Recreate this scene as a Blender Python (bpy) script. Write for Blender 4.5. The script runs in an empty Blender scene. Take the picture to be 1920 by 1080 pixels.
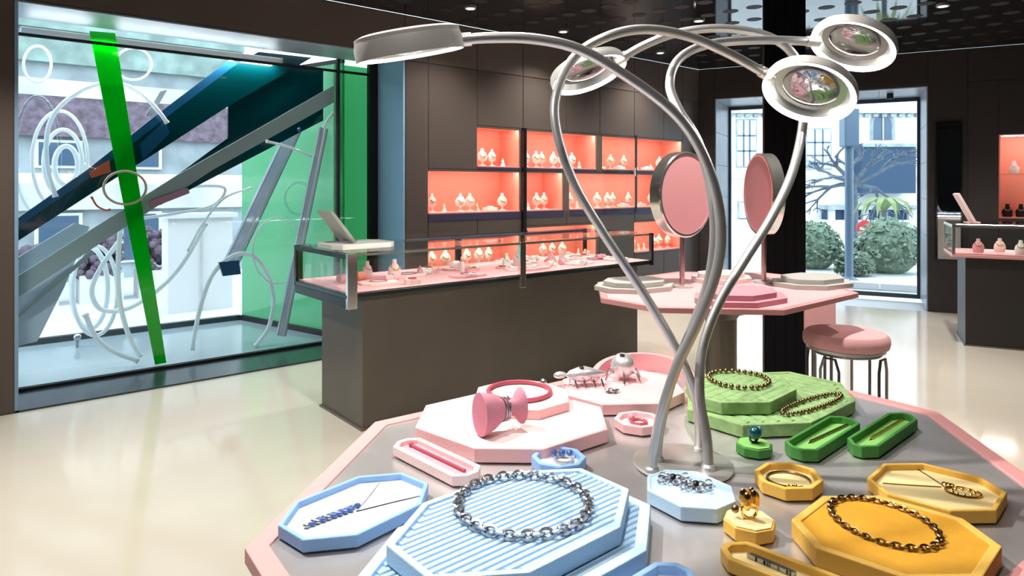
import bpy, math, random
from mathutils import Vector, Matrix
random.seed(7)
sc = bpy.context.scene
COL = sc.collection
PI = math.pi
# ------------------------------------------------------------------ camera, world, exposure
F, HY, EYE = 1257.0, 350.0, 1.4          # focal length and horizon of the 1920x1080 frame, eye height
cd = bpy.data.cameras.new('camera'); cam = bpy.data.objects.new('camera', cd); COL.objects.link(cam)
cam.location = (0, 0, EYE); cam.rotation_euler = (PI/2, 0, 0)
cd.sensor_width = 36.0; cd.lens = 36.0*F/1920.0; cd.shift_y = -(540-HY)/1920.0
cd.clip_start = 0.05; cd.clip_end = 200
sc.camera = cam
w = bpy.data.worlds.new('sky'); sc.world = w; w.use_nodes = True
bg = w.node_tree.nodes['Background']; bg.inputs[0].default_value = (0.80, 0.91, 1.0, 1); bg.inputs[1].default_value = 2.9
sc.view_settings.view_transform = 'Standard'; sc.view_settings.look = 'None'
sc.view_settings.exposure = 0.40; sc.view_settings.gamma = 1.0; sc.view_settings.use_curve_mapping = False
SPOT = 1.45

# ------------------------------------------------------------------ materials
def mat(name, col, rough=.5, metal=0, emit=None, es=0, trans=0, ior=1.45, coat=0, noise=0, nscale=8, bump=0, bscale=60, alpha=1, spec=.5, stretch=None, ncol=None, coatr=.1):
    m = bpy.data.materials.new(name); m.use_nodes = True
    nt = m.node_tree; b = nt.nodes['Principled BSDF']
    b.inputs['Base Color'].default_value = (*col, 1); b.inputs['Roughness'].default_value = rough
    b.inputs['Metallic'].default_value = metal; b.inputs['IOR'].default_value = ior
    b.inputs['Specular IOR Level'].default_value = spec
    if trans: b.inputs['Transmission Weight'].default_value = trans
    if coat: b.inputs['Coat Weight'].default_value = coat; b.inputs['Coat Roughness'].default_value = coatr
    if alpha < 1: b.inputs['Alpha'].default_value = alpha
    if emit: b.inputs['Emission Color'].default_value = (*emit, 1); b.inputs['Emission Strength'].default_value = es
    if noise or bump:
        tc = nt.nodes.new('ShaderNodeTexCoord'); mp = nt.nodes.new('ShaderNodeMapping'); nt.links.new(tc.outputs['Object'], mp.inputs[0])
        if stretch: mp.inputs['Scale'].default_value = stretch
    if noise:
        n = nt.nodes.new('ShaderNodeTexNoise'); n.inputs['Scale'].default_value = nscale; n.inputs['Detail'].default_value = 5
        nt.links.new(mp.outputs[0], n.inputs['Vector'])
        mx = nt.nodes.new('ShaderNodeMix'); mx.data_type = 'RGBA'
        c2 = ncol if ncol else tuple(c*(1-noise) for c in col)
        mx.inputs['A'].default_value = (*col, 1); mx.inputs['B'].default_value = (*c2, 1)
        cr = nt.nodes.new('ShaderNodeMapRange'); cr.inputs['From Min'].default_value = .35; cr.inputs['From Max'].default_value = .65
        nt.links.new(n.outputs['Fac'], cr.inputs['Value']); nt.links.new(cr.outputs[0], mx.inputs['Factor'])
        nt.links.new(mx.outputs['Result'], b.inputs['Base Color'])
    if bump:
        n2 = nt.nodes.new('ShaderNodeTexNoise'); n2.inputs['Scale'].default_value = bscale; n2.inputs['Detail'].default_value = 3
        nt.links.new(mp.outputs[0], n2.inputs['Vector'])
        bp = nt.nodes.new('ShaderNodeBump'); bp.inputs['Strength'].default_value = bump; bp.inputs['Distance'].default_value = .004
        nt.links.new(n2.outputs['Fac'], bp.inputs['Height']); nt.links.new(bp.outputs[0], b.inputs['Normal'])
    return m
def glassmat(name, col, refl=.12, rough=.02):
    # thin clear pane: light passes straight through, with a glossy reflection that grows at grazing angles
    m = bpy.data.materials.new(name); m.use_nodes = True; nt = m.node_tree
    for n in list(nt.nodes): nt.nodes.remove(n)
    o = nt.nodes.new('ShaderNodeOutputMaterial'); t = nt.nodes.new('ShaderNodeBsdfTransparent'); g = nt.nodes.new('ShaderNodeBsdfGlossy')
    t.inputs[0].default_value = (*col, 1); g.inputs['Roughness'].default_value = rough
    lw = nt.nodes.new('ShaderNodeFresnel'); lw.inputs['IOR'].default_value = 1.5
    ml = nt.nodes.new('ShaderNodeMath'); ml.operation = 'MULTIPLY_ADD'; ml.inputs[1].default_value = .8; ml.inputs[2].default_value = refl*.2
    mx = nt.nodes.new('ShaderNodeMixShader')
    ge = nt.nodes.new('ShaderNodeNewGeometry'); fr = nt.nodes.new('ShaderNodeMath'); fr.operation = 'SUBTRACT'; fr.inputs[0].default_value = 1.0
    m2 = nt.nodes.new('ShaderNodeMath'); m2.operation = 'MULTIPLY'      # reflect on the outer faces only
    nt.links.new(ge.outputs['Backfacing'], fr.inputs[1]); nt.links.new(lw.outputs[0], ml.inputs[0]); nt.links.new(ml.outputs[0], m2.inputs[0]); nt.links.new(fr.outputs[0], m2.inputs[1]); nt.links.new(m2.outputs[0], mx.inputs[0])
    nt.links.new(t.outputs[0], mx.inputs[1]); nt.links.new(g.outputs[0], mx.inputs[2]); nt.links.new(mx.outputs[0], o.inputs[0])
    return m
def translucent(name, col, gloss=.12):
    m = bpy.data.materials.new(name); m.use_nodes = True; nt = m.node_tree
    for n in list(nt.nodes): nt.nodes.remove(n)
    o = nt.nodes.new('ShaderNodeOutputMaterial'); d = nt.nodes.new('ShaderNodeBsdfDiffuse'); t = nt.nodes.new('ShaderNodeBsdfTranslucent')
    g = nt.nodes.new('ShaderNodeBsdfGlossy'); g.inputs['Roughness'].default_value = .05
    d.inputs[0].default_value = (*col, 1); t.inputs[0].default_value = (*col, 1)
    a = nt.nodes.new('ShaderNodeMixShader'); a.inputs[0].default_value = .55
    b = nt.nodes.new('ShaderNodeMixShader'); b.inputs[0].default_value = gloss
    nt.links.new(d.outputs[0], a.inputs[1]); nt.links.new(t.outputs[0], a.inputs[2]); nt.links.new(a.outputs[0], b.inputs[1]); nt.links.new(g.outputs[0], b.inputs[2]); nt.links.new(b.outputs[0], o.inputs[0])
    return m
M = {}
M['floor'] = mat('floor_microcement', (.70, .65, .55), .11, noise=.06, nscale=1.3, spec=.5, ior=1.65, bump=.03, bscale=3)
M['brown'] = mat('brown_lacquer', (.125, .100, .087), .42, noise=.08, nscale=2)
M['brown2'] = mat('brown_panel', (.092, .075, .066), .38)
M['dark'] = mat('dark_wall', (.032, .028, .027), .45)
M['black'] = mat('black_matte', (.006, .006, .007), .6)
M['black_gloss'] = mat('black_gloss', (.008, .009, .011), .25)
M['column'] = mat('column_black', (.004, .004, .006), .55, spec=.2)
M['lamphead'] = mat('satin_lamp_metal', (.74, .73, .71), .42, .4)
M['dome'] = mat('lamp_centre_dome', (.30, .30, .32), .08, 1)
M['reflector'] = mat('lamp_reflector', (.34, .34, .36), .22, 1)
M['pedestal'] = mat('olive_bronze', (.22, .20, .165), .35, .5)
M['mirrord'] = mat('dark_tinted_mirror', (.22, .28, .36), .03, 1)
M['ceil'] = mat('ceiling_mirror', (.010, .009, .011), .05, ior=1.55, spec=.5)
M['metal_reveal'] = mat('satin_steel', (.40, .47, .54), .45, .6)
M['bluejamb'] = mat('steel_daylight_blue', (.28, .46, .66), .45, .0)  # steel reveals: blue of the reflected daylight put into the base colour
M['steel_dark'] = mat('dark_steel', (.07, .09, .10), .25, .8)
M['counter'] = mat('counter_bronze', (.155, .134, .112), .40, .15, noise=.1, nscale=3)
M['chrome'] = mat('chrome', (.88, .86, .82), .14, .9)
M['nickel'] = mat('brushed_nickel', (.72, .71, .69), .34, .75)
M['gun'] = mat('lamp_hose_metal', (.60, .60, .60), .36, .75)
M['tabletop'] = mat('brushed_zinc', (.68, .66, .665), .27, .62, noise=.22, nscale=5, bump=.05, bscale=50)
M['pinkrim'] = mat('pink_lacquer', (.78, .36, .36), .4)
M['pink'] = mat('pink_suede', (.84, .49, .51), .75, bump=.25, bscale=300)
M['pinkl'] = mat('pale_pink_suede', (.92, .70, .69), .75, bump=.25, bscale=300)  # on tray tops the light from above is put into this paler pink
M['pinkd'] = mat('rose_suede', (.72, .33, .40), .75, bump=.2, bscale=300)
M['standpink'] = mat('deep_pink_suede', (.62, .24, .32), .7, bump=.2, bscale=300)
M['rose'] = mat('rose_gloss', (.45, .09, .13), .3)
M['pinkpanel'] = mat('mirror_back_pink', (.78, .38, .40), .6)
M['blue'] = mat('blue_suede', (.27, .47, .80), .75, bump=.25, bscale=300)
M['bluel'] = mat('pale_blue_suede', (.48, .69, .90), .8, bump=.25, bscale=300)
M['bluew'] = mat('blue_white_lining', (.80, .87, .95), .8, bump=.2, bscale=300)
M['green'] = mat('green_suede', (.055, .24, .045), .75, bump=.25, bscale=300)
M['greenl'] = mat('sage_green_suede', (.31, .50, .21), .85, bump=.35, bscale=160, noise=.25, nscale=60)
M['greenm'] = mat('leaf_green_lining', (.22, .52, .13), .8, bump=.25, bscale=300)
M['yell'] = mat('mustard_suede', (.66, .33, .02), .75, bump=.25, bscale=250, noise=.12, nscale=25)
M['yelll'] = mat('cream_yellow_lining', (.88, .72, .36), .8, bump=.2, bscale=300)
M['yellrim'] = mat('mustard_edge', (.78, .47, .09), .7, bump=.2, bscale=300)
M['silver'] = mat('polished_silver', (.80, .80, .83), .25, .6)
M['dsilver'] = mat('blackened_silver', (.45, .45, .48), .25, .9)
M['gold'] = mat('gold', (.85, .55, .16), .2, 1)
M['bronze'] = mat('antique_bronze', (.30, .20, .10), .3, 1)
M['gemb'] = mat('blue_gem', (.06, .14, .42), .1, coat=1)
M['gemt'] = mat('teal_gem', (.0, .07, .08), .08, coat=1)
M['led'] = mat('led_white', (1, 1, 1), .5, emit=(1, .97, .92), es=34)
M['ledstrip'] = mat('led_strip_warm', (1, 1, 1), .5, emit=(1, .88, .80), es=38)
M['casestrip'] = mat('case_strip_warm', (1, 1, 1), .5, emit=(1, .90, .84), es=36)
M['downlight'] = mat('downlight_lens', (1, 1, 1), .5, emit=(1, .95, .88), es=6)
M['ledbar'] = mat('light_bar_diffuser', (1, 1, 1), .5, emit=(1, .97, .92), es=55)
M['coral'] = mat('coral_lining', (.90, .37, .28), .6)
M['casepink'] = mat('case_pink_lining', (.86, .43, .45), .7)
M['whiteobj'] = mat('warm_white', (.84, .82, .78), .5)
M['greytray'] = mat('grey_stone_suede', (.52, .52, .49), .7)
M['purple'] = mat('plum_shelf', (.05, .045, .10), .3)
M['glass'] = glassmat('clear_glass', (.95, .985, .97))
M['glassb'] = glassmat('window_glass', (.95, .985, 1.0), .0)
M['glassg'] = glassmat('green_tinted_glass', (.62, .92, .74), .0)
M['mirror'] = mat('mirror', (.85, .88, .9), .02, 1)
M['greenpanel'] = translucent('green_film_panel', (.24, .60, .36), .08)
M['greenpale'] = translucent('pale_green_film', (.42, .74, .54), .05)
M['beam'] = translucent('frosted_acrylic', (.70, .75, .84), .15)
M['greenband'] = translucent('bright_green_acrylic', (.0, .60, .03), .05)
M['teal'] = mat('dark_teal_acrylic', (.0, .045, .055), .15, coat=.5)
M['blueacr'] = mat('deep_blue_acrylic', (.015, .10, .22), .12, coat=.5)
M['greybar'] = mat('pale_grey_bar', (.36, .46, .46), .4)
M['tube'] = translucent('white_clear_tube', (.93, .96, .97), .10)
M['tubeclear'] = glassmat('clear_acrylic', (.86, .93, .95), .6, .05)
M['paleblue'] = mat('pale_blue_board', (.55, .68, .78), .5)
M['mauvepink'] = mat('mauve_pink_acrylic', (.55, .28, .36), .3)
M['tan'] = mat('tan_ring', (.72, .58, .42), .4)
M['orange'] = mat('coral_acrylic', (.75, .16, .08), .3)
M['vfloor'] = mat('vitrine_floor', (.28, .36, .39), .12)
M['facade'] = mat('pale_facade', (.60, .62, .61), .8, noise=.25, nscale=1.5)
M['facade2'] = mat('grey_facade_stone', (.36, .43, .45), .8, noise=.35, nscale=2)
M['sage'] = mat('sage_stone', (.30, .42, .38), .8, noise=.4, nscale=3)
M['mauve'] = mat('mauve_brick', (.20, .155, .20), .8, noise=.5, nscale=9)
M['white'] = mat('white_render', (.70, .72, .72), .7)
M['pane'] = mat('far_window_pane', (.07, .12, .18), .1)
M['shade'] = mat('slate_blue_canopy', (.02, .05, .10), .6)
M['street'] = mat('street_paving', (.62, .65, .66), .6, noise=.1, nscale=2)
M['kerb'] = mat('kerb_stone', (.75, .78, .78), .7)
M['bark'] = mat('grey_bark', (.10, .13, .17), .8, noise=.3, nscale=10)
M['leaf'] = mat('hedge_leaf', (.10, .17, .11), .7, noise=.5, nscale=20, ncol=(.24, .32, .24))
M['leaf2'] = mat('palm_leaf', (.20, .26, .10), .6)
M['pole'] = mat('blue_grey_pole', (.12, .19, .27), .5)
M['red'] = mat('red_sign', (.62, .05, .05), .5)
M['stonej'] = mat('blue_grey_stone', (.30, .34, .40), .35, noise=.2, nscale=6)

# ------------------------------------------------------------------ mesh helpers
class MB:
    def __init__(s): s.v = []; s.f = []
    def add(s, vs, fs):
        k = len(s.v); s.v += [tuple(p) for p in vs]; s.f += [tuple(i+k for i in q) for q in fs]; return s
    def box(s, x0, x1, y0, y1, z0, z1):
        return s.add([(x0,y0,z0),(x1,y0,z0),(x1,y1,z0),(x0,y1,z0),(x0,y0,z1),(x1,y0,z1),(x1,y1,z1),(x0,y1,z1)],
                     [(0,3,2,1),(4,5,6,7),(0,1,5,4),(1,2,6,5),(2,3,7,6),(3,0,4,7)])
    def prism(s, poly, z0, z1):
        poly = ccw(poly); n = len(poly)
        vs = [(p[0],p[1],z0) for p in poly]+[(p[0],p[1],z1) for p in poly]
        return s.add(vs, [tuple(range(n-1,-1,-1)), tuple(range(n,2*n))]+[(i,(i+1)%n,n+(i+1)%n,n+i) for i in range(n)])
    def ring(s, outer, inner, z0, z1):
        n = len(outer)
        vs = [(*p,z0) for p in outer]+[(*p,z0) for p in inner]+[(*p,z1) for p in outer]+[(*p,z1) for p in inner]
        fs = []
        for i in range(n):
            j = (i+1)%n
            fs += [(i,j,2*n+j,2*n+i), (n+j,n+i,3*n+i,3*n+j), (2*n+i,2*n+j,3*n+j,3*n+i), (j,i,n+i,n+j)]
        return s.add(vs, fs)
    def hexa(s, front, d):
        # slab from a 3-D polygon and a thickness vector
        n = len(front); d = Vector(d); vs = [Vector(p) for p in front]; vs += [p+d for p in vs]
        return s.add(vs, [tuple(range(n)), tuple(range(2*n-1,n-1,-1))]+[(i,n+i,n+(i+1)%n,(i+1)%n) for i in range(n)])
    def tube(s, pts, r, n=8, closed=False):
        pts = [Vector(p) for p in pts]; m = len(pts); rr = r if isinstance(r, (list,tuple)) else [r]*m
        tg = []
        for i in range(m):
            a = pts[(i-1)%m] if (closed or i>0) else pts[i]; b = pts[(i+1)%m] if (closed or i<m-1) else pts[i]
            t = b-a; tg.append(t.normalized() if t.length>1e-9 else Vector((0,0,1)))
        u = tg[0].orthogonal().normalized(); vs = []
        for i in range(m):
            t = tg[i]; u = (u-t*u.dot(t)); u = u.normalized() if u.length>1e-6 else t.orthogonal().normalized(); q = t.cross(u)
            for k in range(n):
                a = 2*PI*k/n; vs.append(pts[i]+(u*math.cos(a)+q*math.sin(a))*rr[i])
        fs = []
        for i in range(m if closed else m-1):
            j = (i+1)%m
            for k in range(n): fs.append((i*n+k, i*n+(k+1)%n, j*n+(k+1)%n, j*n+k))
        if not closed: fs += [tuple(range(n-1,-1,-1)), tuple(range((m-1)*n, m*n))]
        return s.add(vs, fs)
    def lathe(s, prof, n=24, c=(0,0,0), mtx=None, sx=1, sy=1):
        vs = []
        for r, z in prof:
            for k in range(n):
                a = 2*PI*k/n; p = Vector((r*math.cos(a)*sx, r*math.sin(a)*sy, z))
                if mtx is not None: p = mtx @ p
                vs.append(p+Vector(c))
        m = len(prof)
        fs = [(i*n+k, i*n+(k+1)%n, (i+1)*n+(k+1)%n, (i+1)*n+k) for i in range(m-1) for k in range(n)]
        fs += [tuple(range(n-1,-1,-1)), tuple(range((m-1)*n, m*n))]
        return s.add(vs, fs)
    def sphere(s, c, r, n=14, m=9, sx=1, sy=1, sz=1):
        pr = [(max(r*math.sin(PI*i/m), r*.02), -r*math.cos(PI*i/m)*sz) for i in range(m+1)]
        return s.lathe(pr, n, c, None, sx, sy)
    def torus(s, c, R, r, n=32, k=8, mtx=None, sx=1, sy=1):
        pts = [Vector((R*sx*math.cos(2*PI*i/n), R*sy*math.sin(2*PI*i/n), 0)) for i in range(n)]
        if mtx is not None: pts = [mtx @ p for p in pts]
        return s.tube([p+Vector(c) for p in pts], r, k, True)
    def build(s, name, m, parent=None, smooth=False, bevel=0, label=None):
        me = bpy.data.meshes.new(name); me.from_pydata(s.v, [], s.f); me.update()
        if isinstance(m, str): m = M[m]
        me.materials.append(m)
        if smooth: me.polygons.foreach_set('use_smooth', [True]*len(me.polygons)); me.set_sharp_from_angle(angle=math.radians(40))
        o = bpy.data.objects.new(name, me); COL.objects.link(o)
        if parent: o.parent = parent
        if bevel:
            b = o.modifiers.new('bevel', 'BEVEL'); b.width = bevel; b.segments = 2; b.limit_method = 'ANGLE'; b.angle_limit = math.radians(40)
        if label: o['label'] = label
        return o
def ccw(p):
    a = sum(p[i][0]*p[(i+1)%len(p)][1]-p[(i+1)%len(p)][0]*p[i][1] for i in range(len(p)))
    return list(p) if a > 0 else list(p)[::-1]
def inset(poly, d):
    poly = ccw(poly); n = len(poly); out = []
    for i in range(n):
        a, b, c = Vector(poly[i-1]), Vector(poly[i]), Vector(poly[(i+1)%n])
        e1 = (b-a).normalized(); e2 = (c-b).normalized(); n1 = Vector((-e1.y, e1.x)); n2 = Vector((-e2.y, e2.x))
        k = (n1+n2); k = k/(1+n1.dot(n2)); out.append(tuple(b+k*d))
    return out
def octagon(L, W, cl, cw):
    l, q = L/2, W/2
    return ccw([(l-cl,q),(l,q-cw),(l,-q+cw),(l-cl,-q),(-l+cl,-q),(-l,-q+cw),(-l,q-cw),(-l+cl,q)])
def tag(o, label=None, cat=None, group=None, kind=None):
    if label: o['label'] = label
    if cat: o['category'] = cat
    if group: o['group'] = group
    if kind: o['kind'] = kind
    return o
def thing(name, label, cat, loc=(0,0,0), rz=0, group=None):
    o = bpy.data.objects.new(name, None); COL.objects.link(o); o.empty_display_size = .05
    o.location = loc; o.rotation_euler = (0,0,rz); return tag(o, label, cat, group)
def copy_tree(o, parent=None):
    c = o.copy(); COL.objects.link(c); c.parent = parent
    for ch in list(o.children): copy_tree(ch, c)
    return c
def spline(pts, per=8):
    pts = [Vector(p) for p in pts]; out = []
    for i in range(len(pts)-1):
        p0 = pts[i-1] if i else pts[0]*2-pts[1]; p1 = pts[i]; p2 = pts[i+1]; p3 = pts[i+2] if i+2 < len(pts) else pts[-1]*2-pts[-2]
        for k in range(per):
            t = k/per; out.append(.5*((2*p1)+(p2-p0)*t+(2*p0-5*p1+4*p2-p3)*t*t+(3*p1-p0-3*p2+p3)*t**3))
    return out+[pts[-1]]
def on(px, py, h):            # survey: the point of the horizontal surface at height h seen at this picture point
    d = (EYE-h)/(py-HY); return Vector(((px-960)*d, F*d, h))
def at(px, py, dep):          # survey: the point at this distance from the picture plane
    return Vector(((px-960)*dep/F, dep, EYE-(py-HY)*dep/F))
# wall frame: x along the window wall, y outward through it
WA = math.atan2(.6374, .7706); W0 = Vector((-3.07, 4.14, 0))
U1 = Vector((.7706, .6374, 0)); U2 = Vector((-.6374, .7706, 0))
def wl(px, py, off):          # local coordinates in the window-wall frame, on the upright plane y = off
    o = W0+U2*off; k = (px-960)/F; t = (k*o.y-o.x)/(U1.x-k*U1.y); p = o+U1*t
    return Vector((t, off, EYE-(py-HY)*p.y/F))
K0 = Vector((2.42, 8.68, 0)); KR = Vector((.8866, -.4625, 0)); KA = math.atan2(-.4625, .8866)
KO = Vector((.4625, .8866, 0))
CEIL = 2.916

# ------------------------------------------------------------------ room shell
pA = W0-U1*4.0; pB = K0+KR*7.0
poly = [(pA.x, pA.y), (K0.x, K0.y), (pB.x, pB.y), (pB.x, -4.0), (pA.x, -4.0)]
floor = MB().prism(poly, -.04, 0).build('floor', 'floor'); tag(floor, 'polished beige seamless floor', kind='structure')
ceiling = MB().prism(poly, CEIL, CEIL+.05).build('ceiling', 'ceil'); tag(ceiling, 'glossy black mirror ceiling with rows of dark discs', kind='structure')
# matte discs set in the mirror ceiling
disc = MB().lathe([(.066,0),(.066,.012)], 12)
proto = None; a_ = Vector((.155,-.135)); b_ = Vector((.305,.28)); o_ = Vector((2.66,5.67)); spots = []
for i in range(-60, 60):
    for j in range(-40, 40):
        p = o_+a_*i+b_*j
        if p.y < 5.2 or p.y > 8.6: continue
        px = 960+F*p.x/p.y
        if px < 560 or px > 1960: continue
        q = Vector((p.x, p.y, 0))-W0
        if q.dot(U2) > -.12: continue
        if (Vector((p.x, p.y, 0))-K0).dot(KO) > -.12: continue
        spots.append((p.y, p.x))
spots.sort()
for y, x in spots[:300]:
    if proto is None:
        o = disc.build('ceiling_disc', 'black', ceiling); proto = o
    else:
        o = proto.copy(); COL.objects.link(o)
    o.location = (x, y, CEIL-.002)
if len(spots) > 300:
    m = MB()
    for y, x in spots[300:]: m.lathe([(.066,CEIL-.002),(.066,CEIL+.004)], 10, (x,y,0))
    o = m.build('far_ceiling_discs', 'black', ceiling); o['kind'] = 'stuff'

TH = .42   # wall thickness
wallL = bpy.data.objects.new('wall_left', None); wallL.location = W0; wallL.rotation_euler = (0,0,WA); COL.objects.link(wallL)
tag(wallL, 'dark brown panelled wall with lit coral display niches', kind='structure')
niches = [(3.555,4.102,1.59,1.985),(4.16,5.217,1.59,1.985),(5.304,6.78,1.59,1.985),
          (3.003,4.102,1.15,1.562),(4.16,4.70,1.15,1.562),(4.786,6.60,1.15,1.562),
          (3.003,4.102,.62,.94),(4.16,5.217,.62,1.00),(5.85,6.78,.62,1.00)]
ts = sorted({-4.0, 0.0, 2.765, 7.13, *[n[0] for n in niches], *[n[1] for n in niches]})
zs = sorted({0.0, 2.55, CEIL, *[n[2] for n in niches], *[n[3] for n in niches]})
m = MB()
for i in range(len(ts)-1):
    run = None
    for j in range(len(zs)-1):
        tc, zc = (ts[i]+ts[i+1])/2, (zs[j]+zs[j+1])/2
        hole = (0 < tc < 2.765 and zc < 2.55) or any(n[0] < tc < n[1] and n[2] < zc < n[3] for n in niches)
        if hole:
            if run is not None: m.box(ts[i],ts[i+1],.008,TH,run,zs[j]); run = None
        elif run is None: run = zs[j]
    if run is not None: m.box(ts[i],ts[i+1],.008,TH,run,CEIL)
m.build('wall_core', 'brown', wallL)
# proud panels between the joints
def panel(t0, t1, z0, z1, mt='brown'):
    g = .004; MB().box(t0+g, t1-g, 0, .0085, z0+g, z1-g).build('panel', mt, wallL, bevel=.0015)
panel(-4,-1.6,0,CEIL-.01); panel(-1.6,-.004,0,CEIL-.01); panel(-.004,2.765,2.55,CEIL-.01)
joints = [2.765,3.003,3.555,4.131,4.743,5.26,5.85,6.40,6.78,7.12]
for a, b in zip(joints[:-1], joints[1:]):
    cov = sorted([(n[2], n[3]) for n in niches if n[0] < b-.03 and n[1] > a+.03]); z = 0
    for c0, c1 in cov:
        if c0-z > .02: panel(a, b, z, c0, 'brown2')
        z = c1
    panel(a, b, z, 2.515, 'brown2'); panel(a, b, 2.515, CEIL-.01)
# window opening: steel reveal
tr = MB().box(0,2.765,0,TH+.06,2.545,2.57).build('trim_1', 'metal_reveal', bevel=.002); tr.location = W0; tr.rotation_euler = (0,0,WA)
tag(tr, 'satin steel soffit over the display window', kind='structure')
tr = MB().box(2.745,2.765,.004,TH+.12,0.012,2.545).box(-.002,.018,.004,TH+.12,0.012,2.545).build('trim_2', 'bluejamb', bevel=.002); tr.location = W0; tr.rotation_euler = (0,0,WA)
tag(tr, 'satin steel side reveals of the display window', kind='structure')
tr = MB().box(0.02,2.74,0,TH+.05,0,.012).build('trim_3', 'steel_dark', bevel=.002); tr.location = W0; tr.rotation_euler = (0,0,WA)
tag(tr, 'dark steel threshold along the foot of the display window', kind='structure')

# display niches, each a thing with lining, light strip and shelf
def niche(n, label):
    t0, t1, z0, z1 = n; d = .34
    r = thing('display_niche', label, 'display niche', W0+U1*t0+Vector((0,0,z0)), WA, 'coral niches in the brown wall')
    wd = t1-t0; h = z1-z0; e = .012
    m = MB(); m.box(0,wd,d-e,d,0,h); m.box(0,e,.02,d-e,0,h); m.box(wd-e,wd,.02,d-e,0,h); m.box(e,wd-e,.02,d-e,h-e,h)
    m.build('lining', 'coral', r)
    MB().box(e,wd-e,.005,d-e,0,e).build('shelf', 'coral', r)
    MB().box(.03,wd-.03,.024,.040,h-e-.004,h-e).build('light_strip', 'ledstrip', r)
    MB().box(0,wd,-.004,.02,-.065 if 1 < z0 < 1.3 else -.022,0).build('front_edge', 'purple', r)
    MB().box(0,wd,.0,.02,h-.020,h).build('front_lip', 'brown2', r)
    return r
NL = ['coral-lined lit niche, leftmost of the top row', 'wide coral-lined niche in the middle of the top row', 'coral-lined niche at the right end of the top row',
      'wide coral-lined niche, leftmost of the middle row', 'narrow coral-lined niche in the middle row beside the dark post', 'long coral-lined niche at the right of the middle row',
      'coral-lined niche, leftmost of the bottom row', 'coral-lined niche behind the glass case in the bottom row', 'coral-lined niche low behind the round pink mirror']
for n, l in zip(niches, NL): niche(n, l)
# small jewellery displays inside the niches
def wp(t, y, z): return W0+U1*t+U2*y+Vector((0,0,z))
where = ['left top-row niche', 'middle top-row niche', 'right top-row niche', 'left middle-row niche', 'narrow middle-row niche', 'long middle-row niche', 'left bottom-row niche', 'bottom-row niche behind the glass case', 'low niche behind the pink mirror']
for k, n in enumerate(niches):
    wd = n[1]-n[0]; cnt = max(3, int(wd/.15))
    for i in range(cnt):
        t = n[0]+.08+(wd-.16)*(i+.5)/cnt+random.uniform(-.02,.02); y = random.uniform(.09,.2); z0 = n[2]+.012
        kind = random.choice([0,0,1,2])
        lab = ['first','second','third','fourth','fifth','sixth','seventh','eighth','ninth','tenth','eleventh','twelfth'][i]+' from the left, '+['white bust stand in the ', 'cream jewellery block in the ', 'white ring cone in the '][kind]+where[k]
        r = thing(['bust_stand','jewel_block','ring_cone'][kind], lab, 'jewellery stand', wp(t,y,z0), WA+random.uniform(-.3,.3), 'small stands in the '+where[k]); r.scale = (1.3,1.3,1.3)
        if kind == 0:
            MB().lathe([(.028,0),(.028,.006),(.008,.010),(.008,.03)], 12).build('foot', 'whiteobj', r, True)
            MB().lathe([(.008,.03),(.036,.045),(.044,.075),(.03,.10),(.014,.115),(.013,.135)], 12, sy=.6).build('bust', 'whiteobj', r, True)
            MB().torus((0,-.012,.088), .026, .0035, 16, 5, Matrix.Rotation(.9,3,'X')).build('necklace', 'gold', r, True)
        elif kind == 1:
            MB().box(-.05,.05,-.035,.035,0,.025).build('block', 'whiteobj', r, bevel=.004)
            MB().torus((0,0,.031), .026, .005, 16, 5).build('bangle', 'silver', r, True)
        else:
            MB().lathe([(.024,0),(.02,.004),(.006,.055),(.003,.062)], 12).build('cone', 'whiteobj', r, True)
            MB().torus((0,0,.03), .014, .003, 14, 5).build('ring', 'gold', r, True)
# dark post and glass door in front of the niches
r = thing('cabinet_post', 'thin dark metal post standing between the coral niches', 'post', wp(4.131,-.02,0), WA)
MB().box(-.022,.022,-.012,.018,.95,1.99).build('post', 'black_gloss', r, bevel=.002); MB().box(-.03,.03,-.014,.018,.93,.96).build('foot', 'black_gloss', r)
r = thing('glass_cabinet_door', 'clear glass cabinet door over the right-hand niches', 'glass door', wp(5.30,-.02,1.10), WA)
MB().box(0,.55,0,.008,0,.90).build('pane', 'glass', r); MB().box(.545,.57,-.004,.012,0,.90).build('stile', 'steel_dark', r); MB().box(.50,.53,-.02,-.004,.42,.52).build('handle', 'nickel', r, bevel=.002)

# right wall with the entrance
wallR = bpy.data.objects.new('wall_right', None); wallR.location = K0; wallR.rotation_euler = (0,0,KA); COL.objects.link(wallR)
tag(wallR, 'dark wall with the tall entrance opening', kind='structure')
D0, D1, DH, DT = .199, 2.527, 2.53, 1.0
RN = (3.177, 4.6, 1.06, 1.96)
m = MB(); m.box(-.5,D0,.008,DT,0,CEIL); m.box(D1,RN[0],.008,.4,0,CEIL); m.box(D1,D1+.2,.4,DT,0,CEIL); m.box(D0,D1,.008,DT,DH,CEIL)
m.box(RN[0],RN[1],.008,.4,0,RN[2]); m.box(RN[0],RN[1],.008,.4,RN[3],CEIL); m.box(RN[1],7,.008,.4,0,CEIL)
m.build('wall_core', 'dark', wallR)
def panelr(t0, t1, z0, z1):
    g = .004; MB().box(t0+g,t1-g,0,.0085,z0+g,z1-g).build('panel', 'dark', wallR, bevel=.0015)
panelr(0,D0,0,CEIL-.01); panelr(D0,D1,DH+.02,CEIL-.01); panelr(D1,2.9,0,CEIL-.01)
panelr(2.9,RN[0],0,2.55); panelr(2.9,7,2.55,CEIL-.01)
for a in (RN[0],3.65,4.12): panelr(a,a+.475 if a > RN[0] else 3.65,RN[3],2.55); panelr(a,a+.475 if a > RN[0] else 3.65,0,RN[2])
panelr(4.6,7,0,2.55)
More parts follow.
